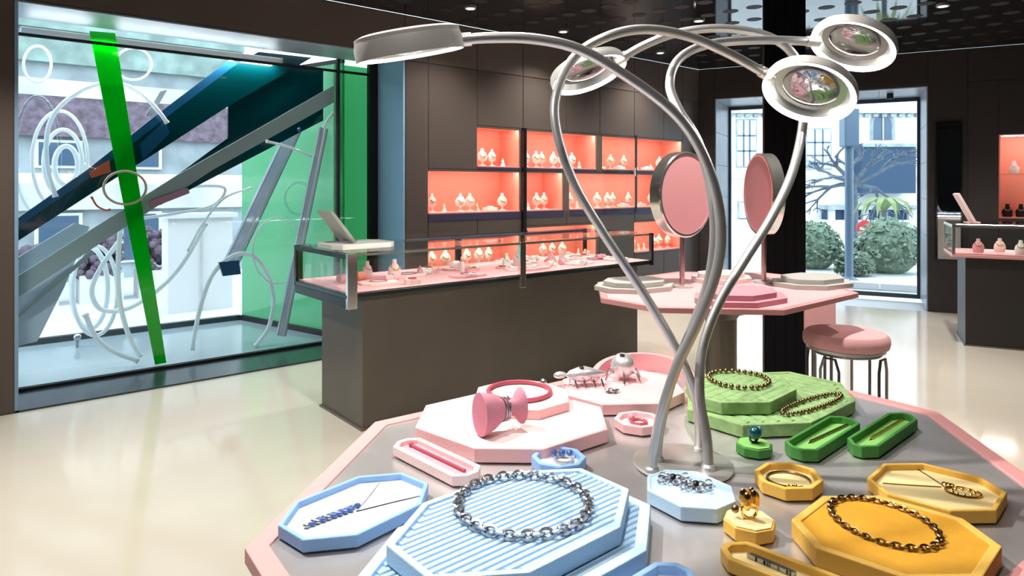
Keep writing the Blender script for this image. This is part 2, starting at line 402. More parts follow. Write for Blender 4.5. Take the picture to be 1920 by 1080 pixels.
# entrance reveal clad in blue grey stone slabs
tr = bpy.data.objects.new('trim_4', None); tr.location = K0; tr.rotation_euler = (0,0,KA); COL.objects.link(tr); tag(tr, 'blue-grey stone slabs lining the entrance reveal', kind='structure')
zz = [0,.42,.84,1.26,1.68,2.10,DH]
for z0, z1 in zip(zz[:-1], zz[1:]):
    MB().box(D1-.012,D1+.001,.02,DT,z0+.002,z1-.002).build('slab', 'stonej', tr, bevel=.002)
    MB().box(D0-.001,D0+.012,.02,DT,z0+.002,z1-.002).build('slab', 'stonej', tr, bevel=.002)
for a in range(5):
    t0 = D0+.014+(D1-D0-.028)*a/5; MB().box(t0+.002,t0+(D1-D0-.028)/5-.002,.02,DT,DH-.012,DH+.001).build('slab', 'stonej', tr, bevel=.002)
wb = MB().box(pA.x-.1,pB.x+.1,-4.1,-4.0,0,CEIL).build('wall_back', 'brown')
tag(wb, 'brown wall behind the viewer', kind='structure')
wb = MB().box(pB.x,pB.x+.1,-4,pB.y+.1,0,CEIL).build('wall_side', 'brown'); tag(wb, 'brown side wall outside the picture', kind='structure')
wb = MB().box(pA.x-.1,pA.x,-4,pA.y+.1,0,CEIL).build('wall_far_left', 'brown'); tag(wb, 'brown wall outside the picture on the left', kind='structure')

# entrance glazing
d1 = thing('door_1', 'tall glazed entrance with slim dark frame', 'door', K0, KA); del d1['category']; d1['kind'] = 'structure'
y = DT-.06
MB().box(D0+.012,D1-.012,y,y+.05,0,.05).build('bottom_rail', 'steel_dark', d1); MB().box(D0+.012,D1-.012,y,y+.05,DH-.06,DH-.012).build('top_rail', 'steel_dark', d1)
for a in (D0+.012, D1-.045): MB().box(a,a+.033,y,y+.05,.05,DH-.06).build('stile', 'steel_dark', d1)
MB().box(D0+.045,D1-.045,y+.018,y+.028,.05,DH-.06).build('pane', 'glassb', d1)
r = thing('closer_box', 'small black sensor box under the entrance soffit', 'sensor', K0+KR*2.17+KO*.42+Vector((0,0,DH-.075)), KA)
MB().box(-.035,.035,-.03,.03,0,.062).build('housing', 'black', r, bevel=.005); MB().lathe([(.015,0),(.015,.006)], 12, (0,0,-.004)).build('lens', 'black_gloss', r)

# display window glazing
w1 = thing('window_1', 'large display window glazing with thin dark transom', 'window', W0, WA); del w1['category']; w1['kind'] = 'structure'
G = .475
MB().box(.02,2.345,G,G+.012,.03,2.425).build('pane', 'glassb', w1); MB().box(.02,2.345,G,G+.012,2.445,2.545).build('upper_pane', 'glassb', w1)
MB().box(.02,2.74,G-.005,G+.02,2.425,2.445).build('transom', 'black', w1); MB().box(.02,2.74,G-.005,G+.02,.012,.03).build('bottom_rail', 'black', w1)
MB().box(2.345,2.368,G-.012,G+.03,.012,2.545).build('mullion', 'black', w1); MB().box(2.66,2.75,G-.012,G+.04,.012,2.545).build('edge_mullion', 'black', w1)
MB().box(2.368,2.66,G,G+.012,.03,2.425).build('green_pane', 'glassg', w1); MB().box(2.368,2.66,G,G+.012,2.445,2.545).build('green_pane', 'glassg', w1)

# ------------------------------------------------------------------ downlights
def downlight(x, y, power, label, size=.05, spot=math.radians(75), blend=.6, tilt=None, colr=(1,.93,.85)):
    r = thing('downlight', label, 'ceiling light', (x,y,CEIL-.012), 0, 'round ceiling downlights')
    MB().ring([(.05*math.cos(2*PI*k/20),.05*math.sin(2*PI*k/20)) for k in range(20)], [(.036*math.cos(2*PI*k/20),.036*math.sin(2*PI*k/20)) for k in range(20)], 0, .012).build('trim_ring', 'nickel', r, True)
    MB().lathe([(.036,.004),(.036,.010)], 16).build('lens', 'downlight', r)
    l = bpy.data.lights.new('spot', 'SPOT'); l.energy = power*SPOT; l.spot_size = spot; l.spot_blend = blend; l.shadow_soft_size = size; l.color = colr
    o = bpy.data.objects.new('downlight_beam', l); COL.objects.link(o); o.parent = r; o.location = (0,0,-.02)
    if tilt is not None:
        dv = Vector(tilt)-Vector((x,y,CEIL-.03)); o.rotation_euler = dv.to_track_quat('-Z','Y').to_euler()
    return r
def ceilpt(px, py): d = (CEIL-EYE)/(HY-py); return (px-960)*d, F*d
for (px, py), l in [((882,14),'downlight above the glass counter, left of the lamp'), ((1056,58),'downlight above the coral niches'), ((1238,98),'downlight near the far corner of the ceiling')]:
    x, y = ceilpt(px, py); downlight(x, y, 60, l, .05, math.radians(125), 1.0)
downlight(-1.05,1.45,125,'downlight over the left side of the display table',.03,math.radians(48),.4,(.3,1.15,.9))
downlight(.12,1.75,52,'downlight directly over the display table',.03,math.radians(62),.5,(.35,1.15,.9))
downlight(-1.9,1.7,105,'downlight over the open floor at the left',.05,math.radians(95),.7)
downlight(-2.6,3.4,90,'downlight in front of the display window',.05,math.radians(95),.7)
downlight(-.6,2.9,85,'downlight in front of the long counter',.05,math.radians(95),.7)
downlight(1.2,3.0,120,'downlight over the far display table',.05,math.radians(80),.6)
downlight(3.0,3.6,90,'downlight over the floor at the right',.05,math.radians(95),.7)
downlight(3.6,5.6,110,'downlight in front of the entrance',.05,math.radians(95),.7)
downlight(1.7,6.1,75,'added wide downlight between the column and the coral niches',.05,math.radians(150),1.0)  # added wide spot, placed to give the near tabletop its highlight
downlight(-.25,.15,32,'added unseen fill downlight nearest the viewer over the display table',.04,math.radians(80),.7,(.4,1.3,1.3))  # unseen fill spot added to brighten the lamp hoses and heads
r = thing('smoke_detector', 'small white detector high on the dark corner wall', 'detector', wp(7.0,-.012,2.10), WA)
MB().lathe([(.035,0),(.035,.008),(.022,.016)], 16, (0,0,0), Matrix.Rotation(PI/2,3,'X')).build('housing', 'whiteobj', r, True); MB().lathe([(.01,.016),(.008,.02)], 10, (0,0,0), Matrix.Rotation(PI/2,3,'X')).build('lens', 'downlight', r)

# ------------------------------------------------------------------ near display table
T = .902; TA = math.radians(36); TC = Vector((.286,1.207))
e1 = Vector((math.cos(TA),math.sin(TA))); e2 = Vector((-e1.y,e1.x)); TC = e1*.9405+e2*.8065
def display_table(loc, rz, label, L=1.391, W=1.027, c=.355):
    r = thing('display_table', label, 'table', (loc[0],loc[1],0), rz)
    po = octagon(L,W,c,c); pi = inset(po,.03)
    MB().ring(po, pi, T-.022, T).build('pink_rim', 'pinkrim', r, bevel=.0015, label='pink lacquered rim')
    MB().prism(pi, T-.02, T-.003).build('metal_top', 'tabletop', r, label='brushed grey metal top')
    MB().lathe([(.36,T-.023),(.34,T-.05),(.09,T-.13),(.075,T-.15)], 40).build('cone', 'pedestal', r, True)
    MB().lathe([(.075,T-.15),(.075,.02)], 32).build('pedestal', 'pedestal', r, True)
    MB().lathe([(.30,.02),(.31,.014),(.31,0)], 40).build('foot_plate', 'pedestal', r, True)
    return r
display_table(TC, TA, 'large octagonal pink-rimmed metal table in the foreground')

def tray(name, label, c, P, th, rim, pad, dp=.002, w=.012, z=T, ribs=0, cat='tray', ribmat=None, group=None, ribh=.0036):
    L, W, cl, rot, cw = P
    r = thing(name, label, cat, (c[0],c[1],z), math.radians(rot), group)
    po = octagon(L,W,cl,cw); pi = inset(po,w)
    MB().ring(po, pi, 0, th).build('rim', rim, r, bevel=.0018)
    if not ribs:
        MB().prism(pi, .001, th-dp).build('pad', pad, r)
    else:
        m = MB(); top = th-dp-ribh; m.prism(pi, .001, top); ys = [p[1] for p in pi]; ymin, ymax = min(ys), max(ys)
        n = int((ymax-ymin)/ribs); s = (ymax-ymin)/n
        def span(yy):
            xs = []
            for i in range(len(pi)):
                a, b = pi[i], pi[(i+1)%len(pi)]
                if (a[1]-yy)*(b[1]-yy) < 0: xs.append(a[0]+(yy-a[1])*(b[0]-a[0])/(b[1]-a[1]))
            return (min(xs), max(xs)) if len(xs) >= 2 else None
        for i in range(n):
            y0 = ymin+s*(i+.10); y1 = ymin+s*(i+.90); a = span(y0); b = span(y1)
            if not a or not b: continue
            x0 = max(a[0],b[0]); x1 = min(a[1],b[1]); q = s*.22
            prof = [(y0,top),(y0+q*.5,top+ribh*.8),(y0+q*1.4,top+ribh),(y1-q*1.4,top+ribh),(y1-q*.5,top+ribh*.8),(y1,top)]
            vs = [(x0,yy,zz) for yy,zz in prof]+[(x1,yy,zz) for yy,zz in prof]; k = len(prof)
            m.add(vs, [(j,j+k,j+k+1,j+1) for j in range(k-1)]+[tuple(range(k)), tuple(range(2*k-1,k-1,-1))])
        m.build('ribbed_pad', pad, r)
    return r
# --- pink group
tray('octagonal_tray', 'large pale pink octagonal tray carrying a small plate and bracelet stand', (0,1.377), (.339,.377,.103,88.3,.126), .026, 'pink', 'pinkl', w=.006, dp=.0005)
tray('octagonal_plate', 'small pink octagonal plate stacked on the large pale pink tray', (.022,1.462), (.195,.205,.055,40,.06), .020, 'pink', 'pinkl', w=.005, dp=.0005, z=T+.026)
pf = tray('octagonal_tray', 'pink octagonal tray with curved back wall at the far table edge', (.262,1.600), (.27,.293,.086,-43.2,.09), .024, 'pink', 'pink', w=.006, dp=.0005)
m = MB(); n = 28; R0, R1 = .122, .108
cxy = Vector((.022,.052)); 
pts = []
for i in range(n+1):
    a = math.radians(-38+ 216*i/n)+math.radians(43.2)
    hgt = .004+.040*math.sin(PI*i/n)**.7 if 0 < i < n else .004
    pts.append((a, hgt))
vs = []
for a, hgt in pts:
    for R, z in ((R0,.0235),(R0,.0235+hgt),(R1,.0235+hgt),(R1,.0235)): vs.append((cxy.x+R*math.cos(a), cxy.y+R*math.sin(a), z))
fs = []
for i in range(n):
    for k in range(4): fs.append((i*4+k,i*4+(k+1)%4,(i+1)*4+(k+1)%4,(i+1)*4+k))
fs += [(0,1,2,3),(n*4+3,n*4+2,n*4+1,n*4)]
m.add(vs,fs).build('curved_wall', 'pinkpanel', pf, True, label='dark rose curved wall')
tray('long_tray', 'narrow pale pink tray beside the large pink tray', (-.137,1.198), (.208,.062,.016,-46.3,.020), .018, 'pinkl', 'pinkd', dp=.008, w=.010)
tray('ring_dish', 'small pink ring dish behind the lamp stem', (.262,1.388), (.094,.094,.0275,20,.0275), .018, 'pink', 'pinkl', dp=.010, w=.010, cat='dish')
# --- blue group
tray('ribbed_tray', 'large lower pale blue ribbed tray under the necklace tray', (.008,.900), (.425,.262,.105,40.5,.075), .026, 'bluel', 'bluel', w=.016, ribs=.0105)
tray('ribbed_tray', 'pale blue ribbed tray on top holding a silver chain necklace', (.008,.917), (.353,.227,.096,40.5,.065), .024, 'bluel', 'bluel', w=.010, ribs=.0105, z=T+.026)
tray('pendant_tray', 'blue octagonal recessed tray with a leaf pendant, at the left corner', (-.234,1.019), (.154,.23,.045,-40.1,.056), .018, 'blue', 'bluew', dp=.010, w=.007)
tray('earring_tray', 'small blue octagonal tray with dark earrings beside the lamp foot', (.281,1.060), (.140,.120,.036,-55,.038), .022, 'bluel', 'bluel', w=.006, dp=.0008)
tray('ring_dish', 'small blue ring dish behind the ribbed tray', (.083,1.19), (.09,.09,.026,20,.026), .020, 'blue', 'bluew', dp=.011, w=.009, cat='dish')
tray('long_tray', 'narrow blue tray at the bottom edge of the picture', (.135,.773), (.22,.062,.020,41,.020), .020, 'blue', 'bluew', dp=.012, w=.009)
# --- green group
tray('octagonal_tray', 'large lower sage green octagonal tray with a draped bracelet', (.583,1.520), (.291,.443,.081,-49.3,.118), .026, 'greenl', 'greenl', w=.012, dp=.001, ribs=.026, ribh=.0016)
tray('octagonal_tray', 'smaller sage green octagonal tray stacked on top with a necklace', (.512,1.505), (.278,.200,.075,43.8,.069), .026, 'greenl', 'greenl', w=.010, dp=.001, z=T+.026, ribs=.022, ribh=.0016)
tray('long_tray', 'narrow green tray with a bracelet, nearer the lamp', (.606,1.303), (.238,.062,.018,43.0,.020), .022, 'green', 'greenm', dp=.014, w=.007)
tray('long_tray', 'narrow green tray with a bracelet, nearer the table edge', (.733,1.322), (.262,.056,.026,42.0,.020), .022, 'green', 'greenm', dp=.014, w=.007)
# --- yellow group
tray('bracelet_tray', 'small mustard octagonal tray with a thin bracelet', (.459,1.113), (.097,.11,.029,-46,.033), .020, 'yellrim', 'yelll', dp=.010, w=.008)
tray('pendant_tray', 'mustard octagonal tray with cream lining and a gold pendant', (.679,1.075), (.191,.171,.061,1.5,.057), .020, 'yellrim', 'yelll', dp=.010, w=.007)
tray('octagonal_tray', 'large mustard octagonal tray with a chain necklace', (.520,.916), (.246,.219,.079,.6,.072), .026, 'yellrim', 'yell', dp=.002, w=.012)
tray('long_tray', 'narrow yellow tray with a dark bar bracelet at the bottom edge', (.361,.829), (.21,.060,.020,-43,.020), .018, 'yellrim', 'yelll', dp=.010, w=.009)

# --- jewellery -----------------------------------------------------
def oval(c, a, b, rot, n, z):
    rot = math.radians(rot); out = []
    for i in range(n):
        t = 2*PI*i/n; x = a*math.cos(t); y = b*math.sin(t)
        out.append(Vector((c[0]+x*math.cos(rot)-y*math.sin(rot), c[1]+x*math.sin(rot)+y*math.cos(rot), z)))
    return out
def chain(name, label, c, a, b, rot, z, n, ll, lw, r, mt, cat='necklace', tilt=.5, beads=None):
    o = thing(name, label, cat, (c[0],c[1],z)); pts = oval((0,0), a, b, rot, 240, 0)
    ds = [0]
    for i in range(240): ds.append(ds[-1]+(pts[(i+1)%240]-pts[i]).length)
    tot = ds[-1]; lm = None
    for k in range(n):
        s = tot*k/n; i = max(j for j in range(240) if ds[j] <= s); p = pts[i]; d = (pts[(i+1)%240]-pts[i])
        if beads:
            if lm is None: x = MB().sphere((0,0,0), beads, 8, 6).build('bead', mt, o, True); lm = x
            else: x = lm.copy(); COL.objects.link(x); x.parent = o
            x.location = (p.x,p.y,beads)
        else:
            if lm is None: x = MB().torus((0,0,0), 1, r/ll*2, 12, 5, None, 1, lw/ll).build('link', mt, o, True); x.data.transform(Matrix.Scale(ll/2,4)); lm = x
            else: x = lm.copy(); COL.objects.link(x); x.parent = o
            sg = 1 if k % 2 else -1
            x.rotation_euler = (sg*tilt, 0, math.atan2(d.y,d.x)); x.location = (p.x,p.y,r+abs(math.sin(tilt))*lw/2)
    return o
chain('chain_necklace', 'heavy silver curb chain necklace on the ribbed blue tray', (.016,.945), .092,.090, 0, T+.0485, 46, .018,.0135,.0021, 'dsilver')
chain('chain_necklace', 'bronze link chain necklace on the large mustard tray', (.522,.944), .060,.073, 20, T+.0245, 48, .012,.008,.0015, 'bronze')
chain('beaded_necklace', 'beaded bronze necklace on the upper green tray', (.520,1.540), .066,.068, 0, T+.0515, 30, 0,0,0, 'bronze', beads=.0055)
chain('beaded_bracelet', 'long beaded bronze bracelet on the lower green tray', (.650,1.449), .112,.022, 36, T+.0256, 44, 0,0,0, 'bronze', cat='bracelet', beads=.0045)
b = thing('rose_bangle', 'rose coloured bangle with clasp on the small pink plate', 'bangle', (.016,1.468,T+.0462))
MB().torus((0,0,.005), .068, .0048, 48, 8).build('hoop', 'rose', b, True); MB().sphere((.055,.055,.008), .008, 10, 7).build('clasp', 'dsilver', b, True)
# bracelet stand: waisted pink roll with silver bracelets
ax0 = Vector((-.062,1.262,T+.026)); ax1 = Vector((.020,1.318,T+.026)); L_ = (ax1-ax0).length; ang = math.atan2(ax1.y-ax0.y, ax1.x-ax0.x)
b = thing('bracelet_stand', 'pink waisted bracelet stand wound with thin silver bracelets', 'jewellery stand', ax0, ang)
mx = Matrix(((0,0,1),(0,1,0),(-1,0,0)))
m = MB(); prof = [(.001,0),(.041,.001),(.042,.004),(.034,L_*.30),(.020,L_*.54),(.015,L_*.64),(.017,L_*.80),(.034,L_*.94),(.036,L_*.97),(.001,L_)]
m.lathe(prof, 28, (0,0,.0425), mx, 1, .68)
m.build('body', 'standpink', b, True)
for k, x in enumerate((.50,.58,.66)):
    MB().torus((L_*x,0,.0425), .0225, .0016, 26, 5, Matrix.Rotation(PI/2,3,'Y') @ Matrix.Rotation(.25*(k-1),3,'X'), 1, .72).build('bracelet', 'dsilver', b, True)
# creature-like silver ornaments on the far pink tray
c = on(1168,712,T+.024)
b = thing('silver_ornament', 'round silver bauble ornament with dark eye on the far pink tray', 'ornament', c)
MB().sphere((0,0,.036), .030, 18, 12).build('body', 'silver', b, True); MB().lathe([(.007,0),(.005,.002)], 12, (-.004,-.012,.0635)).build('eye', 'black_gloss', b)
for a in (20,75,140,200,265,320):
    a = math.radians(a); p = Vector((math.cos(a),math.sin(a),0))
    MB().tube(spline([p*.02+Vector((0,0,.018)), p*.036+Vector((0,0,.022)), p*.048+Vector((0,0,.003))],4), .0025, 6).build('leg', 'dsilver', b, True)
c = on(1095,722,T+.024)
b = thing('silver_ornament', 'long fish-shaped silver ornament on the far pink tray', 'ornament', c, math.radians(12))
MB().lathe([(.002,-.045),(.011,-.035),(.018,-.012),(.019,.004),(.012,.028),(.005,.048),(.003,.055)], 16, (0,0,.026), Matrix(((0,0,1),(0,1,0),(-1,0,0)))).build('body', 'silver', b, True)
MB().lathe([(.006,0),(.004,.002)], 10, (-.008,-.006,.0438)).build('eye', 'black_gloss', b)
for a in (-.03,-.008,.015,.035):
    for s in (-1,1): MB().tube(spline([(a,s*.010,.018),(a,s*.022,.020),(a+.004,s*.030,.002)],4), .0022, 6).build('leg', 'dsilver', b, True)
MB().sphere((-.056,.012,.024), .012, 10, 7, 1.4,.8,.7).build('fin', 'silver', b, True)
chain('silver_charm', 'small pile of silver charms in front of the far ornament', on(1147,735,T+.024).xy, .012,.009, 0, T+.0235, 8, .011,.009,.0018, 'dsilver', cat='charm')
# rings in dishes
b = thing('pink_ring', 'pink gemstone ring lying in the small pink dish', 'ring', (.262,1.388,T+.008)); MB().torus((0,0,.004), .016, .003, 24, 6).build('band', 'rose', b, True); MB().sphere((-.014,.008,.010), .008, 8, 6).build('stone', 'pinkd', b)
b = thing('blue_ring', 'silver ring with dark blue stones in the small blue dish', 'ring', (.092,1.195,T+.009)); MB().torus((0,0,.003), .016, .003, 24, 6).build('band', 'silver', b, True)
for k in range(3): MB().sphere((-.016+.014*k,.014,.009), .006, 8, 6).build('stone', 'gemb', b)
# earrings on the small blue tray
for q, (px, py) in enumerate(((1262,903),(1305,916))):
    c = on(px,py,T+.022)
    b = thing('earring', ['dark filigree earring on the small blue tray, the one nearer the left edge','dark filigree earring on the small blue tray, the one nearer the ring stand'][q], 'earring', c, math.radians(-20), 'pair of dark earrings')
    for i in range(4):
        for j in range(3):
            MB().torus((-.018+.012*i,-.012+.012*j+.002*i,.003+.002*((i+j)%2)), .0052, .0013, 12, 5, Matrix.Rotation(.5*((i+j)%3-1),3,'X')).build('loop', 'dsilver', b, True)
    MB().sphere((0,.002,.006), .006, 8, 6).build('stone', 'black_gloss', b)
# pendants
def pend(name, label, chain_px, z, mt, cat='necklace'):
    b = thing(name, label, cat, on(*chain_px[0][0], z)); o = b.location
    for line in chain_px: MB().tube([on(px,py,z)-o+Vector((0,0,.001)) for px,py in line], .0009, 5).build('chain', mt, b)
    return b
b = pend('leaf_pendant_necklace', 'fine silver necklace with a row of blue leaf gems', [[(668,960),(690,935),(712,906)],[(668,960),(740,942),(792,930)]], T+.008, 'dsilver')
for k in range(9):
    t = k/8; p = on(582+82*t, 986-30*t, T+.008)-b.location
    for s in (-1,1):
        MB().sphere((p.x+s*.0035,p.y+s*.007,.004), .0055, 8, 6, 1,.7,.6).build('leaf_gem', 'gemb' if k > 5 or k % 2 else 'dsilver', b, True)
b = pend('gold_pendant_necklace', 'fine gold necklace with an oval hoop pendant', [[(1772,914),(1745,896),(1716,878)],[(1765,914),(1710,911),(1655,907)]], T+.010, 'bronze')
p = on(1806,925,T+.010)-b.location; MB().torus((p.x,p.y,.002), .0245, .0016, 40, 6, Matrix.Rotation(math.radians(-18),3,'Z'), 1,.75).build('hoop', 'gold', b, True)
p = on(1772,913,T+.010)-b.location
for k in range(3): MB().torus((p.x+.004*k,p.y-.003*k,.003), .0045, .0011, 12, 5, Matrix.Rotation(.8,3,'X')).build('bail', 'gold', b, True)
p = on(1806,925,T+.010)-b.location
for k in range(10):
    a = 2*PI*k/10; MB().sphere((p.x+.017*math.cos(a),p.y+.011*math.sin(a),.002), .0028, 6, 5).build('bead', 'gold', b)
b = thing('thin_bracelet', 'thin dark bracelet lying open in the small mustard tray', 'bracelet', (.459,1.113,T+.0105))
MB().tube([(.034*math.cos(a),.030*math.sin(a),.002) for a in [math.radians(-20+310*i/30) for i in range(31)]], .0018, 6).build('cuff', 'bronze', b, True)
for k in range(3): MB().sphere((-.012+.006*k,-.028,.003), .0032, 8, 6).build('bead', 'gold', b, True)
# bar bracelets in the narrow trays
def bar(name, label, a, c, z, mt, n=18, r=.0024):
    b = thing(name, label, 'bracelet', a); d = c-a; lm = None
    MB().tube([(0,0,.0012),(d.x,d.y,.0012)], .0009, 5).build('cord', mt, b)
    for k in range(n):
        t = .06+.88*k/(n-1)
        if lm is None: x = MB().box(-r,r,-r,r,0,r*1.6).build('bead', mt, b); lm = x
        else: x = lm.copy(); COL.objects.link(x); x.parent = b
        x.location = (d.x*t,d.y*t,.0006); x.rotation_euler = (0,0,math.atan2(d.y,d.x))
    return b
zz_ = T+.008
bar('bar_bracelet', 'green bead bracelet in the narrow green tray nearer the lamp', on(1516,832,zz_), on(1592,797,zz_), zz_, 'bronze', 20)
bar('bar_bracelet', 'pale bead bracelet in the narrow green tray nearer the table edge', on(1630,826,zz_), on(1696,786,zz_), zz_, 'gold', 20)
bar('bar_bracelet', 'dark bar bracelet lying in the narrow yellow tray', on(1402,1044,zz_), on(1492,1082,zz_), zz_, 'dsilver', 16, .0034)
b = thing('pink_bangle', 'rose bar bangle laid in the narrow pink tray', 'bangle', (-.137,1.198,T+.0101), math.radians(-46.3)); MB().tube([(-.078,.004,.003),(.078,.004,.003)], .003, 8).build('bar', 'rose', b, True); MB().sphere((-.08,.004,.004), .005, 8, 6).build('end_knob', 'rose', b, True)
# ring stands
def ring_stand(c, label, body, top, rad, h):
    b = thing('ring_stand', label, 'jewellery stand', c, .3); po = octagon(rad*2,rad*2,rad*.59,rad*.59)
    MB().prism(po, 0, h-.002).build('body', body, b, bevel=.0012); MB().prism(inset(po,.003), h-.002, h).build('pad', top, b); return b
c = on(1414,830,T+.018); c.z = T; ring_stand(c, 'small green octagonal ring stand in front of the green trays', 'green', 'greenm', .031, .018)
b = thing('teal_ring', 'dark ring with a round teal stone on the green stand', 'ring', (c.x,c.y,T+.018)); MB().torus((0,0,.012), .011, .0024, 22, 6, Matrix.Rotation(PI/2,3,'X') @ Matrix.Rotation(.5,3,'Y')).build('band', 'gemt', b, True); MB().sphere((0,-.004,.020), .0125, 14, 9).build('stone', 'gemt', b, True); MB().sphere((.010,.002,.024), .006, 10, 7).build('side_stone', 'gemb', b, True)
c = on(1405,972,T+.020); c.z = T; ring_stand(c, 'small yellow octagonal ring stand beside the blue earring tray', 'yellrim', 'yelll', .034, .020)
b = thing('gold_ring', 'tall gold petal ring standing on the yellow stand', 'ring', (c.x,c.y,T+.020)); MB().torus((0,0,.011), .0105, .0024, 22, 6, Matrix.Rotation(PI/2,3,'X')).build('band', 'gold', b, True)
for k in range(6):
    a = k*PI/3; MB().sphere((.009*math.cos(a),.005*math.sin(a),.026+.004*(k%2)), .009, 10, 7, .7,.5,1.5).build('petal', 'gold', b, True)
MB().sphere((-.019,.004,.012), .006, 8, 6).build('green_stone', 'bronze', b, True)

# ------------------------------------------------------------------ lamp with four ring heads
base = on(1280,870,T)
lamp = thing('ring_lamp', 'tall four-armed lamp with curling metal hoses and glowing ring heads', 'lamp', (base.x,base.y,T)); LO = Vector((base.x,base.y,T))
MB().lathe([(.088,0),(.088,.003),(.085,.0045)], 48).build('base_plate', 'nickel', lamp, True)
S = {
 'a': [(1222,888,1.165),(1227,840,1.16),(1240,775,1.155),(1268,690,1.15),(1310,600,1.14),(1343,510,1.13),(1352,430,1.12),(1338,345,1.11),(1305,265,1.10),(1255,203,1.09),(1170,140,1.08),(1085,92,1.07),(1000,73,1.06),(915,71,1.05),(862,75,1.045)],
 'b': [(1311,848,1.257),(1311,800,1.25),(1303,740,1.24),(1268,655,1.23),(1205,548,1.22),(1130,435,1.21),(1075,340,1.20),(1044,245,1.20),(1044,175,1.20),(1078,106,1.20),(1140,68,1.20),(1210,55,1.21),(1290,68,1.22),(1370,102,1.23),(1442,142,1.24)],
 'c': [(1329,884,1.172),(1325,820,1.19),(1312,740,1.21),(1318,650,1.23),(1350,565,1.245),(1395,490,1.26),(1445,410,1.28),(1483,330,1.30),(1503,250,1.31),(1508,180,1.32),(1500,125,1.33),(1470,85,1.34),(1420,62,1.35),(1345,53,1.36),(1270,62,1.37),(1210,84,1.375),(1160,112,1.38)],
 'd': [(1231,866,1.21),(1238,800,1.205),(1262,705,1.20),(1298,615,1.195),(1328,530,1.19),(1340,440,1.18),(1332,350,1.19),(1308,265,1.21),(1272,205,1.24),(1256,158,1.27),(1272,112,1.29),(1325,84,1.31),(1420,75,1.33),(1528,78,1.345)]}
for k in 'abcd':
    pts = [at(*p)-LO for p in S[k]]; pts[0].z = .004
    st = MB().tube(spline(pts,8), .0088, 12).build('arm', 'gun', lamp, True)
    MB().lathe([(.0125,.0045),(.0125,.010),(.0095,.013)], 16, (pts[0].x,pts[0].y,0)).build('socket', 'gun', st, True)
    d = (pts[-1]-pts[-2]).normalized(); MB().tube([pts[-1]-d*.018, pts[-1]+d*.008], .0108, 14).build('ferrule', 'nickel', st, True)
def head(p, n, roll, R, th=.022):
    n = Vector(n).normalized(); c = at(*p)-LO
    z = n; x = Vector((1,0,0)); x = (x-z*x.dot(z)).normalized(); y = z.cross(x); mt = Matrix((x,y,z)).transposed()
    # local +z is the side that shines; the drum reaches back from it
    h = MB().lathe([(R*.86,-th),(R*.95,-th*.92),(R,-th*.5),(R,0),(R*.985,.001),(R*.97,-.001),(R*.97,-th+.004)], 48, c, mt).build('lamp_head', 'lamphead', lamp, True)
    nn = 48
    def ringm(r0, r1, z0, z1):
        m = MB(); vs = []
        for q, zq in ((r0,z0),(r1,z1)):
            for k in range(nn):
                a = 2*PI*k/nn; vs.append(c+mt @ Vector((q*math.cos(a),q*math.sin(a),zq)))
        return m.add(vs, [(k,(k+1)%nn,nn+(k+1)%nn,nn+k) for k in range(nn)])
    ringm(R*.97,R*.85,-.0005,-.004).build('led_ring', 'led', h, True, label='glowing white LED ring')
    dp = min(.016, th*.8)
    ringm(R*.85,R*.76,-.004,-dp).build('inner_wall', 'nickel', h, True); ringm(R*.76,R*.60,-dp,-dp-.001).build('reflector', 'reflector', h, True)
    MB().lathe([(R*.60,-dp-.001),(R*.58,-dp+.004),(R*.48,-dp+.008),(R*.30,-dp+.011),(R*.12,-dp+.0125),(.001,-dp+.013)], 40, c, mt).build('centre_dome', 'dome', h, True)
    return h
head((770,104,1.03), (.16,.155,-.97), 0, .0835, .036)
head((1105,142,1.395), (.30,-.27,-.91), 0, .082)
head((1515,176,1.215), (-.45,-.40,-.80), 0, .082)
head((1597,89,1.35), (-.45,-.25,-.86), 0, .082)

# ------------------------------------------------------------------ long counter with glass case
P0 = Vector((-.856,3.842,0)); CL, CDp = 2.42, .56
ct = thing('display_counter', 'long dark bronze counter with a glass jewellery case', 'counter', P0, WA)
MB().box(0,CL,0,CDp,.0,.765).build('body', 'counter', ct, bevel=.004)
MB().box(-.012,CL+.012,-.008,CDp+.012,-.0,.012).build('plinth', 'pedestal', ct)
X0, X1, Y0, Y1, Z0, Z1 = -.10, 2.60, -.01, .76, .768, 1.016
MB().box(X0,X1,Y0,Y1,Z0-.004,Z0+.022).build('case_tray', 'steel_dark', ct, bevel=.003)
MB().box(X0+.02,X1-.02,Y0+.012,Y1-.02,Z0+.022,Z0+.030).build('case_lining', 'casepink', ct)
g = ct
for n_, bx_ in (('glass_front',(X0+.03,X1-.03,Y0+.004,Y0+.012,Z0+.022,Z1)), ('glass_back',(X0+.03,X1-.03,Y1-.012,Y1-.004,Z0+.022,Z1)), ('glass_top',(X0+.01,X1-.01,Y0+.004,Y1-.004,Z1,Z1+.008)), ('glass_end',(X0+.006,X0+.012,Y0+.03,Y1-.03,Z0+.022,Z1-.016))):
    MB().box(*bx_).build(n_, 'glass', ct)
for x, pw in ((X0,.058),(1.17,.050),(X1-.026,.026)):
    MB().box(x,x+pw,Y0-.010,Y0+.020,Z0-.06 if x < 2 else Z0-.01,Z1+.004).build('post', 'chrome' if x < 2 else 'steel_dark', ct, bevel=.002)
    MB().box(x,x+pw*.8,Y1-.030,Y1+.004,Z0-.01,Z1+.004).build('post', 'black_gloss', ct, bevel=.002)
MB().box(X0,X0+.030,Y0+.02,Y1-.02,Z1-.026,Z1-.001).build('end_rail', 'black_gloss', ct); MB().box(X0,X0+.020,Y0+.02,Y1-.02,Z0-.055,Z0-.004).build('end_apron', 'black_gloss', ct)
